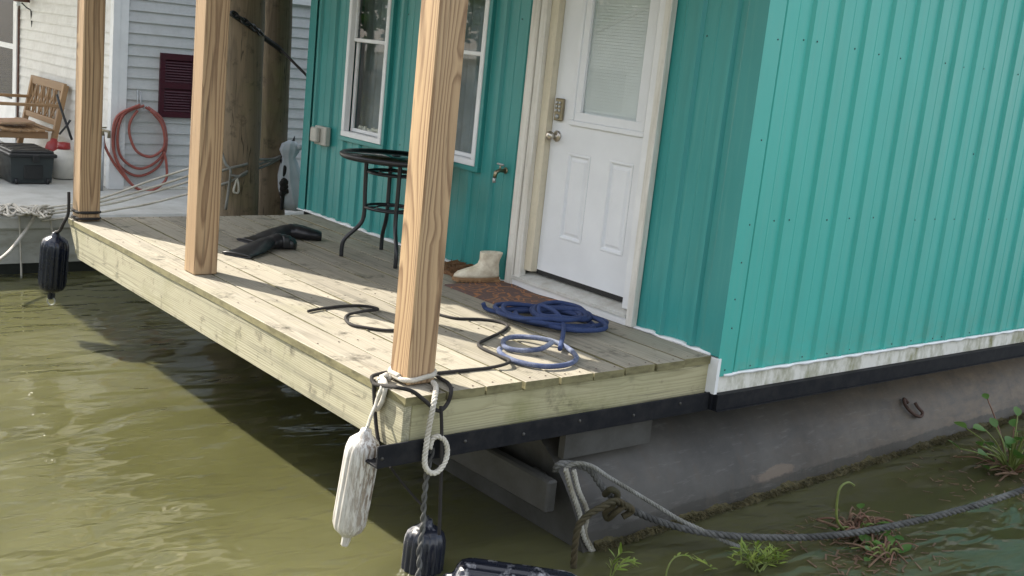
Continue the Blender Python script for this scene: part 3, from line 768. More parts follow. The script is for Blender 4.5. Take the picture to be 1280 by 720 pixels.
# ================================================================== CREAM BOOT
def ell(c, ax, ay, rx, ry, n=18, sq=1.0):
    out = []
    for k in range(n):
        a = 2*PI*k/n; ca, sa = math.cos(a), math.sin(a)
        ca = math.copysign(abs(ca)**sq, ca); sa = math.copysign(abs(sa)**sq, sa)
        out.append(V(c)+V(ax)*rx*ca+V(ay)*ry*sa)
    return out
heel = V((1.80, 1.685, .012)); toe = V((1.49, 1.745, .012)); L = (toe-heel).length; ax = (toe-heel).normalized(); ay = V((-ax.y, ax.x, 0)); az = V((0, 0, 1))
bt = root('ankle_boot', heel+ax*.1)
tag(bt, 'cream leather ankle boot with tan lugged sole standing beside the door frame', 'boot')
b = MB(); rings = []
# horizontal rings bottom to top: (height, centre along, half length, half width)
for (h, c, hl, hw) in ((.026, .155, .150, .050), (.040, .152, .150, .053), (.058, .142, .138, .053), (.072, .120, .114, .050), (.086, .096, .088, .046), (.104, .080, .069, .043), (.13, .074, .065, .043), (.160, .068, .071, .047), (.172, .066, .073, .048), (.177, .066, .073, .048)):
    rings.append(ell(heel+ax*c+az*h, ax, ay, hl, hw, 20, .9))
rings.append(ell(heel+ax*.066+az*.175, ax, ay, .066, .041, 20, .9)); rings.append(ell(heel+ax*.072+az*.08, ax, ay, .05, .03, 20, .9))
b.loft(rings); b.build('upper', M['boot'], bt, origin=heel)
b = MB(); b.loft([ell(heel+ax*.155+az*.003, ax, ay, .152, .050, 22, .85), ell(heel+ax*.155+az*.014, ax, ay, .156, .054, 22, .85), ell(heel+ax*.155+az*.027, ax, ay, .155, .053, 22, .85)], True, False)
so = b.build('sole', M['boot_sole'], bt, origin=heel)
b = MB()
for k in range(11):
    for s_ in (-1, 1): b.obox(heel+ax*(.02+k*.027)+ay*s_*.046*(1-.35*abs(k-5)/5)+az*.006, (ax, ay, az), (.008, .010, .008), .002)
b.obox(heel+ax*.05+az*.004, (ax, ay, az), (.045, .042, .010), .004); b.build('lugs', M['boot_sole'], so, origin=heel)
b = MB()
for k in range(3):
    c = heel+ax*(.155-k*.022)+az*(.068+k*.016); b.tube([c-ay*.03-az*.012, c+az*.003, c+ay*.03-az*.012], .004, 6)
b.build('laces', M['rope_white'], bt, origin=heel)

# ================================================================== BLACK RUBBER BOOTS
def rubber_boot(path, label, rad, sole_side):
    P = spline(path, 6); n = len(P); r0 = root('rubber_boot', (P[0].x, P[0].y, 0)); rings = []
    for i, c in enumerate(P):
        t = (P[min(i+1, n-1)]-P[max(i-1, 0)]).normalized(); sd_ = t.cross(V((0, 0, 1))).normalized(); uu = sd_.cross(t); f = i/(n-1)*(len(rad)-1); k = min(int(f), len(rad)-2); g = f-k
        rx = rad[k][0]*(1-g)+rad[k+1][0]*g; rz = rad[k][1]*(1-g)+rad[k+1][1]*g
        wr = 1+.04*math.sin(i*2.1)
        rings.append(ell(V((c.x, c.y, rz+.001)) + V((0, 0, max(0, c.z))), sd_, uu, rx*wr, rz*wr, 16))
    inner = [ [q*1 for q in rings[0]] ]
    b = MB(); b.loft(rings[::-1], True); b.build('upper', M['black_rubber'], r0)
    b = MB(); b.tube(rings[0]+[rings[0][0]], .006, 6, False); b.build('rim', M['black_rubber'], r0)
    # sole along the side of the foot
    k0 = int(n*.62); S_ = []
    for i in range(k0, n):
        c = P[i]; t = (P[min(i+1, n-1)]-P[i-1]).normalized(); sd_ = t.cross(V((0, 0, 1))).normalized()*sole_side
        f = i/(n-1)*(len(rad)-1); k = min(int(f), len(rad)-2); g = f-k; rx = rad[k][0]*(1-g)+rad[k+1][0]*g; rz = rad[k][1]*(1-g)+rad[k+1][1]*g
        cc = V((c.x, c.y, rz+.004))+sd_*rx*.85; S_.append(ell(cc, sd_, V((0, 0, 1)), .018, rz*.85, 10, .6))
    b = MB(); b.loft(S_); b.build('sole', M['tote_lid'], r0)
    tag(r0, label, 'boot', 'pair of black rubber boots lying on the deck'); return r0
rubber_boot([pz(296, 321), pz(312, 317), pz(330, 312), pz(346, 311), pz(360, 311), pz(369, 312)], 'nearer black rubber boot lying on the deck, its opening towards the middle post',
            [(.100, .010), (.094, .016), (.072, .034), (.058, .050), (.052, .044), (.03, .028)], 1)
rubber_boot([pz(310, 304), pz(326, 302), pz(342, 299), pz(362, 298), pz(382, 300), pz(401, 301)], 'farther black rubber boot lying on the deck, its toe towards the house wall',
            [(.100, .010), (.094, .015), (.074, .034), (.060, .050), (.054, .044), (.032, .030)], -1)

# ================================================================== BAR TABLE
TC = V((1.485, 2.44, 0)); TZ = .655
tb = root('bar_table', TC); tag(tb, 'small round black steel patio table with glass top beside the house windows', 'table')
b = MB(); b.lathe([(.30, TZ-.012), (.335, TZ-.022), (.352, TZ-.012), (.355, TZ+.004), (.345, TZ+.014), (.325, TZ+.012), (.318, TZ+.004), (.31, TZ-.004)], (TC.x, TC.y, 0), (0, 0, 1), 40); b.build('rim', M['black_paint'], tb)
b = MB(); b.lathe([(0, TZ+.004), (.322, TZ+.004), (.322, TZ+.010), (0, TZ+.010)], (TC.x, TC.y, 0), (0, 0, 1), 40); b.build('glass_top', M['table_glass'], tb)
b = MB(); b.lathe([(.028, TZ+.0105), (.03, TZ+.016), (.014, TZ+.018), (.012, TZ+.0105)], (TC.x, TC.y, 0), (0, 0, 1), 16); b.build('parasol_cap', M['black_paint'], tb)
for k in range(4):
    a = math.radians(156+90*k); dv = V((math.cos(a), math.sin(a), 0))
    b = MB(); b.tube(spline([TC+dv*.185+az*(TZ-.015), TC+dv*.18+az*.45, TC+dv*.175+az*.28, TC+dv*.20+az*.21, TC+dv*.275+az*.13, TC+dv*.298+az*.085, TC+dv*.30+az*.004], 6), .0135, 10); b.build('leg', M['black_paint'], tb)
for z in (.555, .33):
    b = MB()
    for rr_ in (.172,): b.tube([TC+V((math.cos(q*PI/16), math.sin(q*PI/16), 0))*rr_+az*z for q in range(33)], .009, 8, False)
    b.tube([TC+V((math.cos(q*PI/16), math.sin(q*PI/16), 0))*.10+az*(z-.0) for q in range(33)], .006, 8, False)
    for k in range(4):
        a = math.radians(156+90*k); dv = V((math.cos(a), math.sin(a), 0)); b.tube([TC+dv*.10+az*z, TC+dv*.172+az*z], .006, 6)
    b.build('brace_ring', M['black_paint'], tb)

# ================================================================== ROPES ON DECK
def rope(name, path, r, mat, label, group=None, n=8, per=8, braid=True):
    b = MB(); b.tube(spline(path, per), r, n)
    o = b.build(name, mat, None, origin=tuple(path[0])); tag(o, label, 'rope', group); return o
# navy coil
rr = random.Random(11); cc = pz(697, 405, 0); e1 = V((.775, -.632, 0)).normalized(); e2 = V((-e1.y, e1.x, 0))
path = []
pt0 = [pz(604, 379, .05), pz(608, 386, .02), pz(625, 391, .018), pz(645, 397, .02)]
path += pt0
turns = 8; N = turns*7; co = V((0, 0, 0)); R1, R2, ph = .26, .17, 0.0
for k in range(N):
    tno = k/7; a = PI+.3-2*PI*k/7*1.03
    if k % 7 == 0: A0 = A1 if k else (0.0, 0.0, .24, .15, 0.0); A1 = (rr.uniform(-.12, .10), rr.uniform(-.08, .08), rr.uniform(.12, .30), rr.uniform(.08, .21), rr.uniform(-1.2, 1.2))
    q_ = [A0[i]+(A1[i]-A0[i])*(k % 7)/7 for i in range(5)]; co = e1*q_[0]+e2*q_[1]; R1, R2, ph = q_[2:]
    z = .0125+.005*tno+rr.uniform(0, .024)
    f1 = e1*math.cos(ph)+e2*math.sin(ph); f2 = e2*math.cos(ph)-e1*math.sin(ph)
    path.append(cc+co+f1*R1*math.cos(a)*rr.uniform(.9, 1.1)+f2*R2*math.sin(a)*rr.uniform(.85, 1.15)+az*z)
path += [cc-e1*.1+az*.09, cc-e1*.02-e2*.08+az*.08, cc+e1*.02-e2*.20+az*.04, pz(700, 436, .02)]
b = MB(); b.tube(spline(path, 7), .0125, 8); o = b.build('coiled_rope', M['rope_blue'], None, origin=cc)
tag(o, 'navy blue braided rope heaped in a tangled coil in front of the door', 'rope')
lp = [pz(690, 428, .06), pz(676, 436, .035), pz(650, 438, .018), pz(632, 434, .017), pz(630, 425, .017), pz(645, 421, .018), pz(675, 423, .03), pz(700, 430, .018), pz(716, 440, .016), pz(720, 449, .016), pz(708, 456, .016), pz(680, 458, .016), pz(650, 453, .016), pz(632, 446, .016), pz(624, 439, .018), pz(626, 435, .03)]
b = MB(); b.tube(spline(lp, 9), .0125, 8); o = b.build('sunlit_blue_rope', M['rope_blue_lit'], None, origin=tuple(lp[0]))
tag(o, 'white-flecked blue rope end in lightened sunlit colour, looped in front of the navy coil', 'rope')
# black rope over deck from near post
R0 = .0078
bp = [(385, 389), (400, 386), (425, 383), (448, 382), (466, 384), (472, 387), (455, 389), (436, 393), (432, 399), (440, 406), (460, 410), (485, 413), (510, 412)]
rope('black_rope', [pz(u, v, R0+(.012 if i in (5, 6) else 0)) for i, (u, v) in enumerate(bp)], R0, M['rope_black'], 'short black rope snaking across the deck boards between the middle and near posts', 'black ropes on the deck')
bp = [(548, 393), (570, 398), (600, 399), (622, 402), (634, 407), (628, 414), (608, 424), (598, 430), (604, 436), (622, 444), (636, 450), (632, 455), (610, 460), (580, 463), (550, 466), (520, 468)]
rope('black_rope', [pz(u, v, R0+(.014 if i in (10, 11) else 0)) for i, (u, v) in enumerate(bp)], R0, M['rope_black'], 'black rope zigzagging from behind the near post to the sunlit blue loop', 'black ropes on the deck')

# ---- ropes tied round the near post
c3 = V((p3[0], p3[1], 0)); hs = PS/2+.014
def sqloop(c, s_, z, rr_=None, tilt=0):
    out = []
    for k in range(25):
        a = 2*PI*k/24; ca, sa = math.cos(a), math.sin(a); q = max(abs(ca), abs(sa)); f = 1/q if q > .86 else 1/.86
        out.append(c+V((ca*f*s_*.93, sa*f*s_*.93, z+tilt*ca)))
    return out
lpw = sqloop(c3, hs+.004, .030, tilt=.010)
wp = lpw[10:] + lpw[1:14]
wr = MB(); wr.tube(spline([q+az*(.012*(i/len(wp))) for i, q in enumerate(wp)], 3), .011, 8)
r_w = root('white_rope', (c3.x, c3.y-.1, 0)); tag(r_w, 'off-white rope knotted round the near post foot, a long loop hanging below', 'rope')
wr.build('wrap', M['rope_white'], r_w)
hang = [py(541, 478, .085), py(545, 484, .03), py(543, 500, -.045), py(538, 525, -.052), py(533, 555, -.055), py(531, 580, -.055), py(538, 591, -.06), py(549, 588, -.065), py(558, 572, -.065), py(558, 556, -.062), py(550, 546, -.058), py(541, 548, -.05), py(537, 560, -.05)]
b = MB(); strand_rope(b, spline(hang, 10), .0125, .05, 8, 6, 3); b.build('hanging_loop', M['rope_white'], r_w)
kn = [pxp(484, 468, .03), pxp(474, 474, .03), pxp(478, 484, -.02), pxp(472, 500, -.018), pxp(471, 512, -.02), pxp(478, 500, -.02), pxp(482, 480, -.01), pxp(476, 470, .03), pxp(488, 472, .05)]
b = MB(); b.tube(spline(kn, 7), .0105, 8); b.build('knot', M['rope_white'], r_w)
# black loop
bk = [pxp(489, 465, .11), pxp(476, 467, .03), pxp(465, 471, -.012), pxp(468, 480, -.022), pxp(480, 482, -.022), py(495, 484, -.04), py(515, 489, -.04), py(530, 500, -.035), py(543, 511, -.045), py(551, 513, -.05), py(560, 503, -.035), py(564, 488, -.035), pz(560, 479, .012), pz(552, 474, .012), pz(546, 470, .01)]
r_b = root('black_rope', (c3.x, c3.y-.12, 0)); tag(r_b, 'black rope slung round the near post foot, two ends hanging over the deck edge', 'rope')
b = MB(); b.tube(spline(bk, 8), .0085, 8); b.build('wrap', M['rope_black'], r_b)
b = MB(); b.tube(spline([py(551, 508, -.055), py(552, 530, -.056), py(552, 560, -.06), py(551, 600, -.06), py(550, 640, -.06), py(549, 668, -.06)], 6), .0075, 8); b.build('hanging_end', M['rope_black'], r_b)
b = MB(); b.tube(spline([pxp(467, 474, -.012), pxp(468, 500, -.015), pxp(470, 530, -.016), pxp(473, 552, -.018), pxp(476, 572, -.02)], 6), .0085, 8); b.build('hanging_end', M['rope_black'], r_b)

# ================================================================== FENDERS
def fender(name, top, L_, r, mat, ax, label, ring_mat, scale_end=1.0, ribs=16, amp=.05):
    f = root(name, top); ax = V(ax).normalized(); top = V(top)
    pr = [(.012, .0), (.022, .004), (.026, .022), (.034, .032), (r*.62, .042), (r*.86, .060), (r*.97, .09)]
    body = pr+[(r, .12), (r, L_*.5), (r, L_-.13), (r*.97, L_-.10), (r*.86, L_-.075), (r*.60, L_-.056), (.034, L_-.045), (.012, L_-.04)]
    b = MB(); b.lathe(body, top, ax, 64, ribs, amp); b.build('body', mat, f, origin=top)
    u = ax.orthogonal().normalized(); v_ = ax.cross(u)
    b = MB(); b.obox(top+ax*(L_-.022), (u, v_, ax), (.030, .016, .030), .008); b.build('end_lug', mat, f, origin=top)
    b = MB(); b.tube([top+ax*.012+(u*math.cos(k*PI/8)+ax*math.sin(k*PI/8))*.020 for k in range(17)], .0045, 6, False); b.build('eyelet', ring_mat, f, origin=top)
    tag(f, label, 'fender'); return f
ft = pxp(458, 536, -.105); fb = pxp(432, 678, -.105)
fender('boat_fender', ft, (fb-ft).length, .073, M['fender_white'], fb-ft, 'scuffed white boat fender hanging from the near post over the water', M['galv'])
rope('fender_lanyard', [ft+V((0, 0, -.012)), pxp(463, 522, -.07), pxp(470, 505, -.03), pxp(475, 488, -.015), pxp(480, 476, .03), pxp(488, 470, .055)], .0075, M['rope_white'], 'thin white line holding the white fender to the near post')
gt = pxp(70, 290, -.07); gb = pxp(64, 372, -.07)
fender('boat_fender', gt, (gb-gt).length, .092, M['navy_vinyl'], gb-gt, 'glossy navy-black boat fender hanging at the far deck corner', M['black_paint'])
b = MB(); b.tube([gb+V((math.cos(k*PI/8)*.02, -math.cos(k*PI/8)*.016, -.025+math.sin(k*PI/8)*.026)) for k in range(17)], .004, 6, False)
tag(b.build('wire_ring', M['galv'], None, origin=tuple(gb)), 'small bright metal ring under the navy fender at the far corner', 'ring')
c1 = V((p1[0], p1[1], 0)); lp1 = sqloop(c1, PS/2+.012, .06, tilt=0); lp2 = sqloop(c1, PS/2+.012, .018, tilt=0)
rb = root('fender_line', (c1.x, c1.y, 0)); tag(rb, 'black line looped twice round the farthest post holding the navy fender', 'rope')
b = MB(); b.tube(lp1, .010, 8, False); b.build('upper_wrap', M['rope_black'], rb)
b = MB(); b.tube(lp2, .010, 8, False); b.build('lower_wrap', M['rope_black'], rb)
b = MB(); b.tube(spline([pxp(86, 240, -.015), pxp(86, 255, -.02), pxp(85, 268, -.025), pxp(80, 278, -.05), pxp(75, 288, -.065), gt+ax*0], 6), .011, 8); b.build('drop_line', M['rope_black'], rb)
# two dark fenders low in the water at the near corner
q1 = pz(533, 664, -.66)
fender('boat_fender', (q1.x, q1.y, -.60), .52, .092, M['navy_worn'], (-.06, -.05, -1), 'black boat fender hanging upright at the waterline below the near deck corner', M['black_paint'])
h0 = pz(556, 720, -.76); h1 = pz(720, 738, -.76)
fender('boat_fender', (h0.x, h0.y, -.77), .62, .10, M['navy_worn'], (h1.x-h0.x, h1.y-h0.y, -.02), 'dark grooved boat fender floating on its side at the bottom edge', M['black_paint'])
tw = [py(541, 560, -.035), py(534, 590, -.03), py(530, 625, -.02), py(529, 650, -.01), py(527, 670, -.005), py(524, 690, -.03), py(524, 712, -.05), py(520, 730, -.06)]
b = MB(); strand_rope(b, spline(tw, 10), .013, .10, 10, 6, 2); o = b.build('twisted_rope', M['rope_dark'], None, origin=tuple(tw[0]))
tag(o, 'dark twisted double rope dropping from the deck corner to the upright black fender', 'rope')
rope('thin_black_line', [py(488, 584, .08), py(500, 600, .1), py(515, 618, .08), py(528, 632, .02)], .005, M['rope_black'], 'thin black line slanting from under the deck corner to the twisted rope')

# ================================================================== MOORING ROPES AT THE PONTOON
mr = root('mooring_rope', (1.0, -.15, ZW)); tag(mr, 'thick dark three-strand mooring rope sagging over the water from the pontoon bow to the right', 'rope')
mp_ = [(py(760, 612, -.17)), (py(778, 628, -.19)), py(795, 640, -.22), py(825, 652, -.27), py(860, 662, -.35), py(905, 669, -.46), py(960, 672, -.57), py(1020, 671, -.67), py(1080, 664, -.76), py(1150, 650, -.86), py(1215, 633, -.95), py(1280, 612, -1.04), py(1360, 580, -1.12), V((6.2, -1.3, -.52)), V((8.5, -1.5, -.30)), V((11, -1.7, .05))]
b = MB(); strand_rope(b, spline(mp_, 10), .0175, .09, 12, 7, 3); b.build('standing_part', M['rope_dark'], mr)
mp2 = [py(694, 588, -.06), py(700, 580, -.10), py(720, 581, -.12), py(738, 588, -.13), py(748, 602, -.14), py(757, 614, -.16), py(766, 622, -.17), py(775, 630, -.20)]
b = MB(); strand_rope(b, spline(mp2, 10), .0165, .09, 12, 7, 3); b.build('bow_turn', M['rope_dark'], mr)
kn = [py(756, 618, -.19), py(764, 612, -.24), py(772, 618, -.25), py(766, 632, -.23), py(757, 640, -.2), py(760, 648, -.2), py(770, 640, -.24), py(782, 632, -.25), py(790, 638, -.24), py(778, 646, -.22)]
b = MB(); b.tube(spline(kn, 8), .0155, 9); b.build('knot', M['rope_moss'], mr)
ms = [py(786, 636, -.245), py(770, 626, -.26), py(752, 634, -.26), py(735, 644, -.25), py(723, 658, -.24), py(719, 680, -.24), py(717, 705, -.24), py(716, 728, -.24)]
b = MB(); strand_rope(b, spline(ms, 10), .0165, .11, 10, 7, 3); o = b.build('mossy_rope', M['rope_moss'], None, origin=tuple(ms[0])); tag(o, 'brown mossy rope bending down from the knot into the water by the bow', 'rope')
wl = [py(706, 584, -.11), py(722, 579, -.15), py(740, 583, -.16), py(760, 596, -.17), py(790, 614, -.20), py(820, 632, -.24), py(850, 650, -.31), py(880, 664, -.40), py(905, 676, -.46), py(925, 684, -.50)]
b = MB(); strand_rope(b, spline(wl, 10), .011, .06, 10, 6, 3); o = b.build('light_rope', M['rope_grey'], None, origin=tuple(wl[0])); tag(o, 'thinner pale grey rope stretched above the mooring rope along the hull', 'rope')
for dx, lab in ((0, 'white rope hanging from the bow beam into the water, the left of two'), (11, 'white rope hanging from the bow beam into the water, the right of two')):
    q = [py(707+dx*.9, 586+dx*.1, -.13), py(714+dx*.8, 612, -.135), py(724+dx*.9, 640, -.15), py(729+dx*.2, 668, -.145), py(741+dx*.3, 694, -.15), py(748+dx*.3, 716, -.15)]
    b = MB(); strand_rope(b, spline(q, 10), .0125, .06, 10, 6, 3); o = b.build('white_rope', M['rope_dirty'], None, origin=tuple(q[0])); tag(o, lab, 'rope')

# ================================================================== PLANTS
def leaf_mesh(name, L_, wd, mat, curve=.15, n=5):
    b = MB(); vs = []
    for k in range(n+1):
        t = k/n; ww = wd*math.sin(PI*min(1, t*.92+.06))**.8*(1 if k < n else .05); z = -curve*L_*t*t
        vs += [(t*L_, -ww/2, z+ww*.12), (t*L_, 0, z), (t*L_, ww/2, z+ww*.12)]
    fs = []
    for k in range(n): fs += [(3*k, 3*k+3, 3*k+4, 3*k+1), (3*k+1, 3*k+4, 3*k+5, 3*k+2)]
    b.add(vs, fs, True)
    me = bpy.data.meshes.new(name); me.from_pydata(b.v, [], b.f); me.polygons.foreach_set('use_smooth', b.sm); me.materials.append(mat); return me
LW = leaf_mesh('leaf', .075, .015, M['leaf']); LH = leaf_mesh('leaf', .075, .058, M['leaf_hy'], .1); LD_ = leaf_mesh('leaf', .10, .02, M['dead'], .3)
def put_leaf(me, parent, at, dirv, sc, roll, nm='leaf'):
    o = bpy.data.objects.new(nm, me); COL.objects.link(o); o.parent = parent
    d_ = V(dirv).normalized(); q = d_.to_track_quat('X', 'Z')
    o.rotation_mode = 'QUATERNION'; o.rotation_quaternion = q @ Matrix.Rotation(roll, 3, 'X').to_quaternion(); o.scale = (sc, sc, sc); o.location = V(at)-wpos(parent); return o
def sprig(name, base, stems, label, seed, per=9, sc=1.0, smat=None):
    rr = random.Random(seed); r = root(name, base)
    for P in stems:
        Q = spline(P, 6); b = MB(); n = len(Q); b.tube(Q, [.0045*(1-.7*i/n) for i in range(n)], 6); b.build('stem', smat or M['stem'], r)
        for k in range(per):
            t = .35+.65*k/(per-1); i = min(int(t*(n-1)), n-2); at = Q[i]; tg = (Q[i+1]-Q[i]).normalized()
            sdv = V((rr.uniform(-1, 1), rr.uniform(-1, 1), rr.uniform(-.1, .8))).normalized(); put_leaf(LW, r, at, tg*.7+sdv, sc*rr.uniform(.7, 1.25), rr.uniform(-.6, .6))
    tag(r, label, 'plant', 'green sprigs growing by the hull'); return r
def up_px(pairs, y0): return [py(u, v, y0+dy) for (u, v, dy) in pairs]
bz = V((pz(765, 722, ZW).x, pz(765, 722, ZW).y, ZW))
sprig('willow_sprig', bz, [up_px(((762, 728, 0), (764, 712, 0), (768, 700, -.02), (778, 690, -.04)), bz.y), up_px(((764, 728, 0), (768, 714, -.03), (782, 702, -.05), (796, 708, -.06)), bz.y), up_px(((768, 728, 0), (776, 716, .03), (792, 712, .04), (808, 722, .05)), bz.y)], 'yellow-green leafy sprig rising beside the white ropes at the hull bow', 1, 13, .75)
bz = V((pz(838, 728, ZW).x, pz(838, 728, ZW).y, ZW))
sprig('willow_sprig', bz, [up_px(((832, 728, 0), (834, 712, 0), (842, 698, 0), (856, 694, 0), (872, 700, -.02), (884, 706, -.03), (892, 712, -.04)), bz.y)], 'thin arching sprig with few leaves at the bottom edge, left of the bushy plant', 2, 14, .65, M['stem'])
bz = V((pz(945, 712, ZW).x, pz(945, 712, ZW).y, ZW)); rr = random.Random(4); st = []
for k in range(12):
    u = 945+rr.uniform(-32, 36); v = 684+rr.uniform(-6, 18)+abs(u-945)*.25; st.append([bz+V((rr.uniform(-.04, .04), rr.uniform(-.04, .04), 0)), (bz+py(u, v, bz.y+rr.uniform(-.08, .08)))/2+V((0, 0, .015)), py(u, v, bz.y+rr.uniform(-.1, .1))])
sprig('leafy_water_plant', bz, st, 'bushy bright-green plant growing under the mooring rope', 5, 11, .75)
def hyac(base, n, spread, label, seed, hmin, hmax, dead=20, ls=1.0):
    rr = random.Random(seed); r = root('water_hyacinth', base)
    for k in range(n):
        a = rr.uniform(0, 2*PI); rad_ = rr.uniform(.1, 1)*spread; tip = base+V((math.cos(a)*rad_, math.sin(a)*rad_, rr.uniform(hmin, hmax)))
        mid = (base+tip)/2+V((0, 0, .03)); b = MB(); Q = spline([base+V((math.cos(a)*.02, math.sin(a)*.02, 0)), mid, tip], 5); b.tube(Q, [.007*(1-.5*i/len(Q)) for i in range(len(Q))], 6); b.build('stalk', M['stem'] if k % 4 else M['stem_brown'], r)
        put_leaf(LH, r, tip, V((math.cos(a), math.sin(a), rr.uniform(-.2, .9))), ls*rr.uniform(.7, 1.2), rr.uniform(-.5, .5))
    for k in range(dead):
        a = rr.uniform(0, 2*PI); rad_ = rr.uniform(.3, 1.2)*spread; p0 = base+V((math.cos(a+1)*.06, math.sin(a+1)*.06, .01)); p2_ = base+V((math.cos(a)*rad_, math.sin(a)*rad_*.8, rr.uniform(-.01, .06)))
        b = MB(); b.tube(spline([p0, (p0+p2_)/2+V((rr.uniform(-.03, .03), 0, rr.uniform(.01, .06))), p2_], 5), rr.uniform(.003, .007), 5); b.build('dead_stalk', M['dead'] if k % 3 else M['stem_brown'], r)
    b = MB()
    for k in range(int(90*spread/.2)):
        a = rr.uniform(0, 2*PI); rad_ = spread*1.7*rr.random()**.6; c = V((base.x+math.cos(a)*rad_*1.5, base.y+math.sin(a)*rad_*.8, ZW+.004)); d_ = V((rr.uniform(-1, 1), rr.uniform(-1, 1), 0)).normalized(); L_ = rr.uniform(.008, .035)
        b.bar(c-d_*L_, c+d_*L_+V((0, 0, rr.uniform(0, .008))), rr.uniform(.003, .010), .002)
    tag(b.build('floating_litter', M['dead'], r), kind='stuff')
    tag(r, label, 'plant', 'water hyacinth clumps'); return r
bz = pz(1072, 668, ZW+.01); hyac(bz, 6, .21, 'clump of reddish-brown dead hyacinth stalks floating behind the mooring rope', 6, .01, .09, 60)
b = MB(); b.tube(spline([bz+V((-.05, .02, 0)), py(1047, 652, bz.y), py(1046, 630, bz.y), py(1050, 610, bz.y), py(1060, 603, bz.y), py(1068, 607, bz.y)], 6), [.008-.0001*i for i in range(31)], 6)
o = b.build('curled_reed', M['stem'], None, origin=tuple(bz)); tag(o, 'single dry reed curling up behind the dead hyacinth clump', 'plant')
bz2 = pz(1105, 696, ZW+.01); hyac(bz2, 16, .19, 'small green hyacinth clump in front of the mooring rope at the bottom edge', 8, .01, .07, 14, .8)
bz3 = pz(1262, 590, ZW+.01); hyac(bz3, 40, .36, 'leafy green hyacinth clump at the right edge beside the hull', 9, .03, .36, 24, 1.1)

# ================================================================== PILES
pile_l = py(299, 250, 4.9); pile_r = py(333, 250, 5.12)
def pile(x, y, r, lean, label, seed):
    rr = random.Random(seed); rt = root('mooring_pile', (x, y, ZW)); rings = []
    for k in range(40):
        z = ZW-.6+4.2*k/39; rings.append([V((x+lean*(z-0)+(r*(1+.03*math.sin(j*1.9+k*.35)+.02*math.sin(j*.8+k*.9+seed)))*math.cos(2*PI*j/28), y+(r*(1+.03*math.sin(j*1.3+k*.3)))*math.sin(2*PI*j/28), z)) for j in range(28)])
    b = MB(); b.loft(rings); b.build('shaft', M['pile'], rt, origin=(x, y, 0)); tag(rt, label, 'pile', 'mooring piles'); return rt
pile(pile_l.x, 4.9, .153, -.026, 'thicker weathered round mooring pile, the left of the pair behind the middle post', 1)
pile(pile_r.x+.055, 5.15, .120, -.026, 'slimmer dark round mooring pile, the right of the pair beside the house', 2)
# strap and chain
sp = [py(288, 16, 4.70), py(300, 24, 4.71), py(312, 32, 4.72), py(325, 43, 4.82), py(337, 52, 4.93), py(347, 59, 4.98), py(352, 64, 5.02)]
b = MB(); b.tube(spline(sp, 6), .022, 8)
mc = root('mooring_chain', tuple(sp[2])); tag(mc, 'black chain and strap wrapped across the two mooring piles', 'chain')
b.build('strap', M['rope_black'], mc)
b = MB(); Q = resample(spline(sp[:4], 8), .05)
for i in range(len(Q)-1):
    t = (Q[i+1]-Q[i]).normalized(); u = V((0, -1, .3)) if i % 2 else t.cross(V((0, -1, .3))); u = u.normalized(); c = (Q[i]+Q[i+1])/2+V((0, -.035, 0))
    b.tube([c+t*.036*math.cos(k*PI/6)+u*.020*math.sin(k*PI/6) for k in range(13)], .008, 6, False)
b.build('chain_links', M['black_paint'], mc)
rope('taut_line', [py(350, 61, 5.0), py(366, 77, 4.8), py(384, 95, 4.55), V((HW+.1, 4.31, .95))], .011, M['rope_black'], 'taut black line from the piles to the teal house corner')
# grey lines round the piles
b = MB()
gl = root('pile_lashing', (pile_l.x, 4.73, .3)); tag(gl, 'tangle of grey lashing ropes wound round the two mooring piles', 'rope')
for P in ([py(276, 214, 4.80), py(288, 210, 4.735), py(305, 206, 4.735), py(322, 200, 4.85), py(338, 199, 4.98), py(352, 196, 5.05)], [py(276, 231, 4.80), py(290, 226, 4.735), py(306, 216, 4.735), py(325, 205, 4.9), py(340, 200, 4.98), py(352, 194, 5.04)], [py(288, 219, 4.73), py(300, 220, 4.73), py(318, 212, 4.82), py(332, 207, 4.97), py(350, 198, 5.02)],
          [py(277, 190, 4.80), py(282, 205, 4.75), py(288, 213, 4.735), py(286, 235, 4.735), py(282, 262, 4.735)]):
    b = MB(); b.tube(spline(P, 6), .011, 7); b.build('strand', M['rope_grey'], gl)
b = MB(); b.tube(spline([py(296, 224, 4.72), py(292, 238, 4.715), py(294, 241, 4.715), py(298, 240, 4.715), py(298, 230, 4.715), py(296, 223, 4.72)], 6), .009, 7); b.build('small_loop', M['rope_white'], gl)
bl = [py(352, 200, 5.02), py(356, 210, 4.95), py(354, 224, 4.95), py(358, 232, 4.93), py(354, 242, 4.94), py(352, 262, 4.94)]
rope('black_hanging_rope', bl, .016, M['rope_black'], 'knotted black rope hanging down the right side of the slimmer pile')
b = MB()
for k in range(10): b.lathe([(0, -.03), (.026, -.01), (.028, .01), (0, .03)], py(355+3*math.sin(k*2), 226+k*1.8, 4.93), (math.sin(k), .3, 1), 8)
tag(b.build('rope_knot', M['rope_black'], None, origin=tuple(bl[3])), 'bulky black knot on the rope hanging beside the slimmer pile', 'rope')
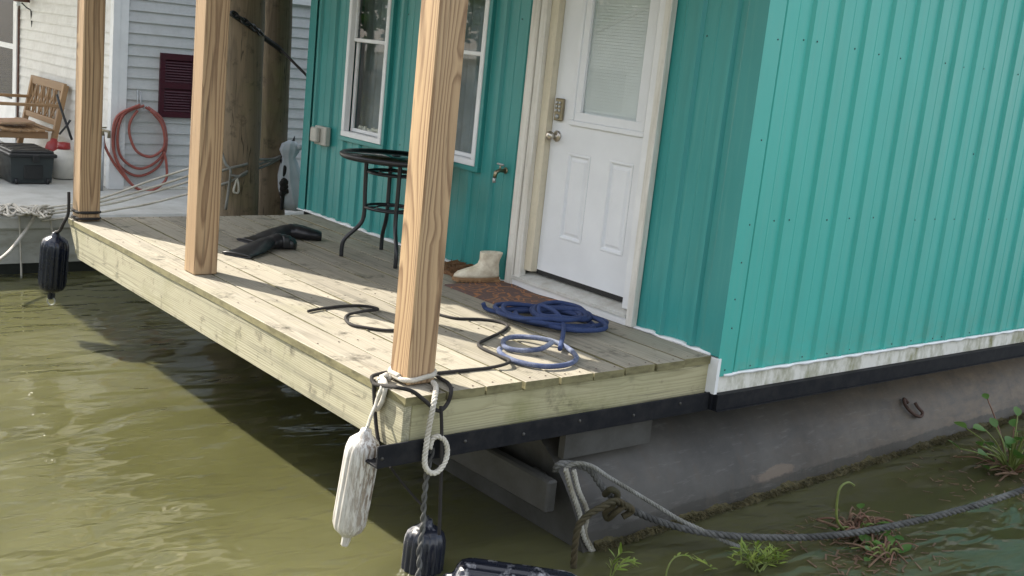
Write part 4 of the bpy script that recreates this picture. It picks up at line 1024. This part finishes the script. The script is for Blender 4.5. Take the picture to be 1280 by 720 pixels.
# pale draped figure beside the house corner
c0 = py(364, 188, 4.95); rings = []
dr = root('draped_cloth', (c0.x, c0.y, ZW+.2)); tag(dr, 'pale blue-white draped cloth figure with knobbed head hanging between pile and house corner', 'cloth')
for (v, hwid, sh) in ((176, .03, 3), (180, .07, 1), (188, .085, 0), (196, .055, -1), (205, .075, 0), (220, .11, 1), (235, .125, 3), (250, .12, 6), (262, .10, 8)):
    c = py(362+sh, v, 4.98); n = 26; rings.append([c+V((math.cos(2*PI*k/n)*hwid*(1+.16*math.sin(k*1.45)), math.sin(2*PI*k/n)*hwid*.8*(1+.16*math.sin(k*1.9)), 0)) for k in range(n)])
b = MB(); b.loft(rings); b.build('drape', M['bag'], dr)
b = MB(); b.lathe([(.014, 0), (.012, .03), (.002, .07)], py(366, 180, 4.97), (.2, 0, 1), 8); b.build('tip', M['black_paint'], dr)
b = MB(); b.lathe([(.001, 0), (.022, .01), (.028, .03), (.018, .05), (.001, .055)], py(371, 186, 4.93), (.5, -.2, .4), 12); b.build('side_knob', M['bag'], dr)

# ================================================================== NEIGHBOUR DOCK AND HOUSE
ND = -.33; NX, NY = 1.48, 7.37
dk = root('neighbour_dock', (2, 6, ZW)); tag(dk, 'pale concrete floating dock of the neighbouring house, stained dark at the waterline', 'dock')
b = MB(); b.obox((2.0, 11.0, ND-.06), (V((1, 0, 0)), V((0, 1, 0)), V((0, 0, 1))), (4.2, 5.05, .06), .02); b.build('dock_top', M['concrete'], dk)
b = MB(); b.box((-2.17, 5.98, ZW+.09), (6.17, 16, ND-.121)); b.build('dock_side', M['dockface'], dk)
b = MB(); b.box((-2.16, 5.995, ZW-.3), (6.16, 16, ZW+.0895)); b.build('waterline_band', M['waterline'], dk)
nh = root('neighbour_house', (NX, NY, ND)); tag(nh, 'neighbouring house with white and grey clapboard siding meeting at a white corner board', 'house')
BP = .1055; zt = 1.62
NZ = int((zt-ND)/BP)+1
def clap(axis, a, c, z):
    b = MB(); t0, t1 = .019, .004
    if axis == 'x': vs = [(a, NY, z), (c, NY, z), (a, NY-t0, z), (c, NY-t0, z), (a, NY-t1, z+BP+.004), (c, NY-t1, z+BP+.004)]; fs = [(0, 1, 3, 2), (2, 3, 5, 4)]
    else:
        t0 = .023; vs = [(NX, c, z), (NX, a, z), (NX-t0, c, z), (NX-t0, a, z), (NX-t1, c, z+BP+.004), (NX-t1, a, z+BP+.004)]; fs = [(0, 1, 3, 2), (2, 3, 5, 4)]
    b.add(vs, fs); return b
g0 = None
for k in range(NZ):
    z = ND+.03+k*BP
    if g0 is None: g0 = clap('x', NX+.12, 6.0, z).build('clapboard', M['siding_grey'], nh, origin=(NX, NY, z))
    else: share(g0, (NX, NY, z), nh)
g1 = None
for k in range(NZ+4):
    z = ND+.01+k*BP
    if g1 is None: g1 = clap('y', NY+.02, 10.33, z).build('clapboard', M['siding_white'], nh, origin=(NX, NY, z))
    else: share(g1, (NX, NY, z), nh)
b = MB(); b.box((NX, NY+.001, ND), (6, NY+.1, 2.8)); b.box((NX+.001, NY+.1, ND), (NX+.1, 15, 2.8)); b.build('wall_core', M['siding_white'], nh)
b = MB(); b.box((NX-.03, NY-.035, ND+.002), (NX+.035, NY+.05, 2.6)); b.box((NX+.036, NY-.03, ND+.002), (NX+.118, NY+.0, 2.6)); b.build('corner_board', M['white_vinyl'], nh)
b = MB(); b.box((NX+.119, NY-.05, zt), (6, NY-.001, zt+.10)); b.build('frieze_board', M['white_vinyl'], nh)
b = MB(); b.box((NX+.119, NY-.05, 1.36), (2.4, NY-.018, 1.46)); 
b = MB(); b.box((-1.42, NY, 2.7), (6.0, 15, 5.4)); b.build('added_upper_storey', M['siding_white'], nh)  # unseen overhang, added and shaped to cast shade on the deck
b = MB(); b.box((NX+.119, NY-.04, ND+.002), (6, NY-.018, ND+.03)); b.build('base_trim', M['casing'], nh)
# storm door at the far left
sdY0, sdY1 = 10.36, 11.25
b = MB(); b.box((NX-.04, sdY0, ND+.01), (NX+.0, sdY0+.09, 2.0)); b.box((NX-.04, sdY1, ND+.01), (NX, sdY1+.09, 2.0)); sdr = b.build('storm_door', M['white_vinyl'], nh)
b = MB(); b.box((NX-.03, sdY0+.092, ND+.01), (NX-.005, sdY1-.002, .22)); b.box((NX-.03, sdY0+.092, .2201), (NX-.005, sdY0+.17, 1.9)); b.box((NX-.03, sdY0+.17, .80), (NX-.005, sdY1-.002, .86)); b.build('rail', M['white_vinyl'], sdr)
b = MB(); b.box((NX-.018, sdY0+.171, .221), (NX-.012, sdY1-.01, .799)); b.box((NX-.018, sdY0+.171, .861), (NX-.012, sdY1-.01, 1.9)); b.build('pane', M['screen'], sdr)
b = MB(); b.box((NX-.004, sdY0+.1, .22), (NX-.002, sdY1, 1.9)); b.build('dark_interior', M['dark_gap'], sdr)
# louvred shutter
sh0, sh1, sz0, sz1 = 1.918, 2.30, .39, 1.012
sh_ = MB(); yq = NY-.03
for (a, c, z0, z1) in ((sh0, sh0+.05, sz0, sz1), (sh1-.05, sh1, sz0, sz1), (sh0+.05, sh1-.05, sz0, sz0+.06), (sh0+.05, sh1-.05, sz1-.06, sz1), (sh0+.05, sh1-.05, .675, .735)): sh_.box((a, NY-.045, z0), (c, NY-.017, z1))
shu = sh_.build('shutter', M['burgundy'], nh); b = MB(); b.box((sh0+.05, NY-.022, sz0+.06), (sh1-.05, NY-.018, sz1-.06)); b.build('backing', M['burgundy'], shu)
s0 = None
for (z0, z1) in ((sz0+.065, .67), (.74, sz1-.065)):
    z = z0
    while z < z1-.01:
        if s0 is None:
            b = MB(); b.add([(sh0+.05, NY-.042, z), (sh1-.05, NY-.042, z), (sh0+.05, NY-.024, z+.024), (sh1-.05, NY-.024, z+.024)], [(0, 1, 3, 2)]); s0 = b.build('slat', M['burgundy'], shu, origin=(sh0, NY, z))
        else: share(s0, (sh0, NY, z), shu)
        z += .026
# lantern
lq = pxp(27, 0, NX-.12); ln = root('wall_lantern', tuple(lq)); tag(ln, 'brown rusty wall lantern beside the storm door at the top left corner', 'lantern')
b = MB(); b.lathe([(.09, -.02), (.09, 0), (.05, .09), (.01, .12)], lq, (0, 0, 1), 8); b.build('cap', M['lamp_brown'], ln)
b = MB(); b.lathe([(.05, -.10), (.065, -.02)], lq, (0, 0, 1), 8); b.build('glass', M['glass'], ln)
b = MB(); b.tube([lq+V((0, 0, -.03)), lq+V((.06, 0, -.08)), V((NX-.02, lq.y, lq.z-.10)), V((NX-.01, lq.y-.02, lq.z-.3))], .008, 6); b.build('bracket', M['black_paint'], ln)
b = MB(); b.tube([V((NX-.03, 10.31, 1.3)), V((NX-.03, 10.31, .5)), V((NX-.03, 10.31, ND+.1))], .012, 6)
tag(b.build('wind_chain', M['lamp_brown'], None, origin=(NX-.03, 10.31, 1.3)), 'thin dark chain hanging down the white wall under the lantern', 'chain')

# hose coil
hz = root('garden_hose', (1.734, NY-.05, ND)); tag(hz, 'terracotta red garden hose hung in loops on the grey clapboard wall', 'hose')
def hp(u, v, d=.05): return py(u, v, NY-d)
loops = [((175, 133), (150, 145), (142, 175), (148, 205), (172, 220), (198, 208), (208, 180), (203, 150), (185, 134)), ((180, 132), (155, 143), (147, 170), (152, 197), (175, 211), (200, 198), (207, 175), (200, 148), (182, 134)), ((172, 138), (163, 152), (162, 168), (170, 188), (186, 196), (200, 190), (206, 178), (202, 155), (188, 138)), ((175, 131), (146, 146), (141, 178), (146, 200), (158, 222), (172, 236), (190, 238), (207, 225), (208, 205), (205, 190))]
for i, lp in enumerate(loops):
    b = MB(); b.tube(spline([hp(u, v, .045+.02*i) for u, v in lp], 6), .0135, 8); b.build('loop', M['hose'], hz)
b = MB(); b.tube(spline([hp(129, 168, .12), hp(131, 182, .11), hp(140, 200, .10), hp(150, 214, .1), hp(162, 228, .1), hp(172, 236, .1)], 6), .0135, 8); b.build('feed', M['hose'], hz)
b = MB(); b.tube([hp(172, 112, .03), hp(172, 130, .03), hp(174, 136, .07)], .006, 6); b.tube([hp(176, 114, .03), hp(176, 130, .03), hp(180, 136, .07)], .006, 6); b.build('hanger', M['galv'], hz)
# standpipe with tap
sq = py(127, 234, NY-.12); spz = root('standpipe', (sq.x, sq.y, ND)); tag(spz, 'grey standpipe with a small tap in front of the white corner board', 'standpipe')
b = MB(); b.tube([(sq.x, sq.y, ND), (sq.x, sq.y, .20)], .016, 8); b.build('pipe', M['galv'], spz)
b = MB(); b.tube([(sq.x, sq.y, .20), (sq.x, sq.y, .25), (sq.x+.05, sq.y-.02, .24), (sq.x+.05, sq.y-.02, .18)], .016, 8); b.tube([(sq.x-.03, sq.y, .275), (sq.x+.03, sq.y, .275)], .008, 6); b.build('tap', M['brass'], spz)
b = MB(); b.lathe([(.05, 0), (.06, .05), (.06, .12), (.02, .15), (.001, .15)], (sq.x-.12, sq.y+.05, ND), (0, 0, 1), 12)
tag(b.build('green_bottle', M['green_plastic'], None, origin=(sq.x-.12, sq.y+.05, ND)), 'small green plastic can on the dock beside the standpipe', 'can')
b = MB(); b.tube(spline([py(122, 163, NY-.1), py(126, 175, NY-.1), py(121, 186, NY-.1), py(118, 176, NY-.12), py(122, 165, NY-.12)], 6), .022, 8)
tag(b.build('black_cable', M['black_rubber'], None, origin=tuple(sq)), 'loop of thick black cable hanging behind the farthest post', 'cable')

# bench
bn = root('wooden_bench', (1.1, 9.2, ND)); tag(bn, 'wooden garden bench with lattice back standing on the neighbouring dock', 'bench')
by0, by1 = 8.50, 9.62; sx0, sx1 = .70, 1.24; SZ = ND+.43
def wbar(nm, a, c, w_, t_, par=bn, upv=(0, 0, 1)):
    b = MB(); b.bar(a, c, w_, t_, upv, .004); return b.build(nm, M['bench'], par, origin=tuple((V(a)+V(c))/2))
for y in (by0+.03, by1-.03):
    wbar('leg', (sx0+.03, y, ND+.002), (sx0+.03, y, ND+.66), .055, .055, upv=(0, 1, 0)); wbar('rear_leg', (sx1, y, ND+.002), (sx1+.17, y, ND+.89), .055, .055, upv=(0, 1, 0))
    wbar('armrest', (sx0-.03, y, ND+.675), (sx1+.12, y, ND+.675), .075, .028)
    wbar('side_rail', (sx0+.03, y, SZ-.06), (sx1, y, SZ-.06), .03, .07)
wbar('front_rail', (sx0+.03, by0, SZ-.06), (sx0+.03, by1, SZ-.06), .03, .07)
for k in range(7):
    x = sx0+.03+k*.088; wbar('seat_slat', (x, by0-.01, SZ-.005-.02*math.sin(k/6*PI)), (x, by1+.01, SZ-.005-.02*math.sin(k/6*PI)), .068, .02)
def bkp(y, h): return V((sx1+.17*(h+.0)/.93*1.0, y, ND+h))
wbar('top_rail', bkp(by0, .865), bkp(by1, .865), .03, .085); wbar('lower_rail', bkp(by0, .50), bkp(by1, .50), .03, .06)
nb = 5; W_ = (by1-by0-.1)/nb
for k in range(nb):
    a, c = by0+.05+k*W_, by0+.05+(k+1)*W_
    wbar('lattice_bar', bkp(a, .53), bkp(c, .83), .014, .028); wbar('lattice_bar', bkp(c, .53), bkp(a, .83), .014, .026)
    wbar('lattice_bar', bkp(a, .70), bkp((a+c)/2, .83), .014, .024); wbar('lattice_bar', bkp((a+c)/2, .53), bkp(c, .70), .014, .024)
    if k: wbar('back_stile', bkp(a, .53), bkp(a, .83), .016, .03)
b = MB(); b.obox((1.0, 8.90, SZ+.035), (V((1, 0, .05)).normalized(), V((0, 1, 0)), V((-.05, 0, 1)).normalized()), (.17, .2, .012), .01)
tag(b.build('folded_cloth', M['cushion'], None, origin=(1.0, 8.9, SZ)), 'folded red and tan striped cloth lying on the bench seat', 'cloth')
b = MB(); b.tube([py(71, 118, 7.55), py(76, 135, 7.52), py(84, 158, 7.48), py(90, 175, 7.45)], .012, 6); b.tube([py(74, 168, 7.5), py(84, 156, 7.48), py(88, 150, 7.47)], .010, 6)
tag(b.build('walking_stick', M['black_paint'], None, origin=tuple(py(90, 175, 7.45))), 'black stick leaning against the near end of the bench', 'stick')
# storage boxes
def tote(x0, x1, y0, y1, h, label, name='storage_box'):
    t = root(name, ((x0+x1)/2, (y0+y1)/2, ND)); cx, cy = (x0+x1)/2, (y0+y1)/2; hx, hy = (x1-x0)/2, (y1-y0)/2
    def rc(s_, z): return [V((cx-hx*s_, cy-hy*s_, z)), V((cx+hx*s_, cy-hy*s_, z)), V((cx+hx*s_, cy+hy*s_, z)), V((cx-hx*s_, cy+hy*s_, z))]
    b = MB(); b.loft([rc(.84, ND+.012), rc(.90, ND+h*.78)], True, False); b.build('tub', M['tote'], t)
    b = MB(); b.obox((cx, cy, ND+h*.84), (V((1, 0, 0)), V((0, 1, 0)), V((0, 0, 1))), (hx, hy, h*.055), .012); b.obox((cx, cy, ND+h*.92), (V((1, 0, 0)), V((0, 1, 0)), V((0, 0, 1))), (hx*.9, hy*.9, h*.05), .015); ld = b.build('lid', M['tote_lid'], t)
    for k in range(5):
        b = MB(); b.obox((cx, cy-hy*.7+k*hy*.35, ND+h*.975), (V((1, 0, 0)), V((0, 1, 0)), V((0, 0, 1))), (hx*.75, hy*.09, h*.012), .004); b.build('rib', M['tote_lid'], ld)
    b = MB(); b.obox((cx+hx*.1, cy-hy*.98, ND+h*.76), (V((1, 0, 0)), V((0, 1, 0)), V((0, 0, 1))), (.03, .012, .035), .006); b.build('latch', M['tote_lid'], t)
    b = MB(); b.obox((cx+hx*.05, cy-hy*.885, ND+h*.36), (V((1, 0, 0)), V((0, .06, 1)).normalized(), V((0, -1, .06)).normalized()), (hx*.4, h*.2, .006), .003); b.build('front_recess', M['tote_lid'], t)
    for s_ in (-1, 1):
        b = MB(); b.lathe([(.028, -.012), (.03, 0), (.028, .012)], (cx+s_*hx*.66, cy-hy*.86, ND+.03), (1, 0, 0), 12); b.build('wheel', M['tote_lid'], t)
    tag(t, label, 'box', 'dark storage boxes on the neighbouring dock'); return t
tote(.60, 1.04, 7.58, 8.25, .33, 'dark grey lidded storage box on wheels in front of the bench')
tote(.12, .52, 7.80, 8.3, .30, 'dark storage box cut by the left picture edge beside the wheeled one')
# jug
jq = pz(79, 223, ND); jg = root('fuel_jug', (jq.x, jq.y, ND)); tag(jg, 'milky white jug with red cap between the storage box and farthest post', 'jug')
b = MB(); b.lathe([(.10, .003), (.125, .02), (.128, .2), (.115, .25), (.06, .29), (.045, .30)], (jq.x, jq.y, ND), (0, 0, 1), 20); b.build('body', M['jug'], jg)
b = MB(); b.lathe([(.06, .295), (.065, .31), (.06, .36), (.0, .365)], (jq.x, jq.y, ND), (0, 0, 1), 14); b.build('cap', M['red_plastic'], jg)
rq = pz(66, 200, ND); b = MB(); b.lathe([(.07, .003), (.085, .03), (.085, .26), (.065, .32), (.035, .34), (.03, .36), (.0, .365)], (1.24, 8.34, ND), (0, 0, 1), 16)
tag(b.build('red_can', M['red_plastic'], None, origin=(1.24, 8.34, ND)), 'red plastic can behind the dark storage box beside the bench', 'can')

# ---- white lines from the piles to the dock corner
wl_ = [[(118, 250), (150, 240), (185, 227), (232, 212), (275, 198)], [(118, 254), (150, 246), (185, 236), (232, 221), (275, 205)], [(118, 258), (150, 252), (185, 242), (232, 228), (275, 212)], [(122, 266), (150, 261), (185, 255), (232, 243), (275, 231)]]
labs = ['topmost of four white lines running from the dock corner to the piles', 'second from top of four white lines from the dock corner to the piles', 'third from top of four white lines from the dock corner to the piles', 'lowest of four white lines from the dock corner to the piles']
for L_, lb in zip(wl_, labs):
    L_ = [(52, L_[0][1]+10), (85, L_[0][1]+6)]+L_
    ys = [5.93, 5.75, 5.6, 5.45, 5.3, 5.05, 4.80]
    rope('white_line', [py(u, v, y) for (u, v), y in zip(L_, ys)], .009, M['rope_white'], lb, 'white lines to the piles')
bd = root('tangled_white_rope', (0.3, 5.95, ND)); tag(bd, 'tangle of white rope lying over the near corner of the neighbouring dock', 'rope')
rr = random.Random(8)
for k in range(9):
    P = [pz(-6+i*11+rr.uniform(-4, 4), 262+rr.uniform(-8, 7)+i*.6, ND+.02+rr.uniform(0, .05)) for i in range(7)]
    b = MB(); b.tube(spline(P, 6), .010, 7); b.build('strand', M['rope_white'], bd)
for k in range(3):
    c = pz(48+k*4, 264+k, ND+.03); b = MB(); b.tube([c+V((math.cos(q*PI/8)*.06, -.03, math.sin(q*PI/8)*.045+k*.01)) for q in range(17)], .011, 7, False); b.build('loop', M['rope_white'], bd)
rope('white_stern_line', [py(46, 266, 5.9), py(36, 283, 5.8), py(24, 299, 5.65), py(10, 316, 5.45), py(-8, 330, 5.2)], .014, M['rope_white'], 'white rope slanting down left from the dock corner tangle')
rope('white_drop_line', [py(24, 266, 5.92), py(25, 290, 5.93), py(26, 320, 5.93), py(27, 352, 5.93)], .008, M['rope_white'], 'thin white line hanging straight down the dock side into the water')
rope('white_drop_line', [py(62, 264, 5.92), py(64, 280, 5.93), py(66, 292, 5.93)], .008, M['rope_white'], 'short white line hanging on the dock side behind the navy fender')

# ================================================================== FAR SHORE ACROSS THE WATER: TREE BANK ADDED TO BLOCK LOW SKY
b = MB(); rr = random.Random(21)
b.add([(-60, -30, ZW-.2), (-17, -30, ZW-.2), (-18, -30, ZW+.6), (-60, -30, ZW+1.2), (-60, 70, ZW-.2), (-17, 70, ZW-.2), (-18, 70, ZW+.6), (-60, 70, ZW+1.2)], [(1, 5, 6, 2), (2, 6, 7, 3)])
tag(b.build('added_bank', M['algae']), kind='structure')  # added ground under the blocking trees
b = MB()
for t in range(60):
    c = V((-19-rr.random()*5, -28+t*1.6+rr.uniform(-.6, .6), 0)); ht = rr.uniform(4.5, 8.5); rad_ = rr.uniform(1.6, 2.6)
    b.tube([c+V((0, 0, ZW)), c+V((.1, 0, ht*.6))], [.16, .07], 6)
    for k in range(210):
        d_ = V((rr.gauss(0, 1), rr.gauss(0, 1), rr.gauss(0, 1))).normalized()*rr.random()**.4; p_ = c+V((d_.x*rad_, d_.y*rad_, ht*.56+d_.z*ht*.42)); u = V((rr.gauss(0, 1), rr.gauss(0, 1), rr.gauss(0, 1))).normalized(); v_ = u.orthogonal().normalized(); q = rr.uniform(.16, .34)
        b.add([p_-u*q, p_+v_*q*.6, p_+u*q, p_-v_*q*.6], [(0, 1, 2, 3)])
tag(b.build('sky_block_trees', M['leaf_hy']), 'dark green trees on an unseen bank, added to block low sky from the house front', 'trees', None, 'stuff')  # added out of view to cut sky light on the porch wall
bh = root('boathouse', (-14, 16.5, ZW)); tag(bh, 'white gabled boathouse across the water, mirrored in the door glass', 'house')
A_ = V((.70, -.71, 0)).normalized(); B_ = V((.71, .70, 0)).normalized(); c = V((-14.5, 16.5, 0))
def P_(a, b_, z): return c+A_*a+B_*b_+V((0, 0, z))
b = MB(); b.add([P_(0, -2.2, ZW+.3), P_(0, 2.2, ZW+.3), P_(0, 2.2, 1.6), P_(0, 0, 2.9), P_(0, -2.2, 1.6), P_(-5, -2.2, ZW+.3), P_(-5, 2.2, ZW+.3), P_(-5, 2.2, 1.6), P_(-5, 0, 2.9), P_(-5, -2.2, 1.6)], [(0, 1, 2, 3, 4), (0, 4, 9, 5), (1, 6, 7, 2), (5, 9, 8, 7, 6)]); b.build('wall', M['siding_white'], bh)
b = MB()
for sg in (-1, 1): b.add([P_(.3, 0, 3.02), P_(-5.2, 0, 3.02), P_(-5.2, 2.6*sg, 1.48), P_(.3, 2.6*sg, 1.48), P_(.3, 0, 2.92), P_(-5.2, 0, 2.92), P_(-5.2, 2.6*sg, 1.40), P_(.3, 2.6*sg, 1.40)], [(0, 1, 2, 3), (7, 6, 5, 4), (0, 3, 7, 4), (3, 2, 6, 7)])
b.build('roof', M['soffit'], bh)
b = MB(); b.obox(P_(-1, 0, ZW+.15), (A_, B_, V((0, 0, 1))), (4.5, 3, .2), .05); b.build('float', M['concrete'], bh)
for q in (-1.2, 1.2):
    b = MB(); b.obox(P_(.02, q, .6), (A_, B_, V((0, 0, 1))), (.03, .45, .5), .01); b.build('window', M['dark_gap'], bh)
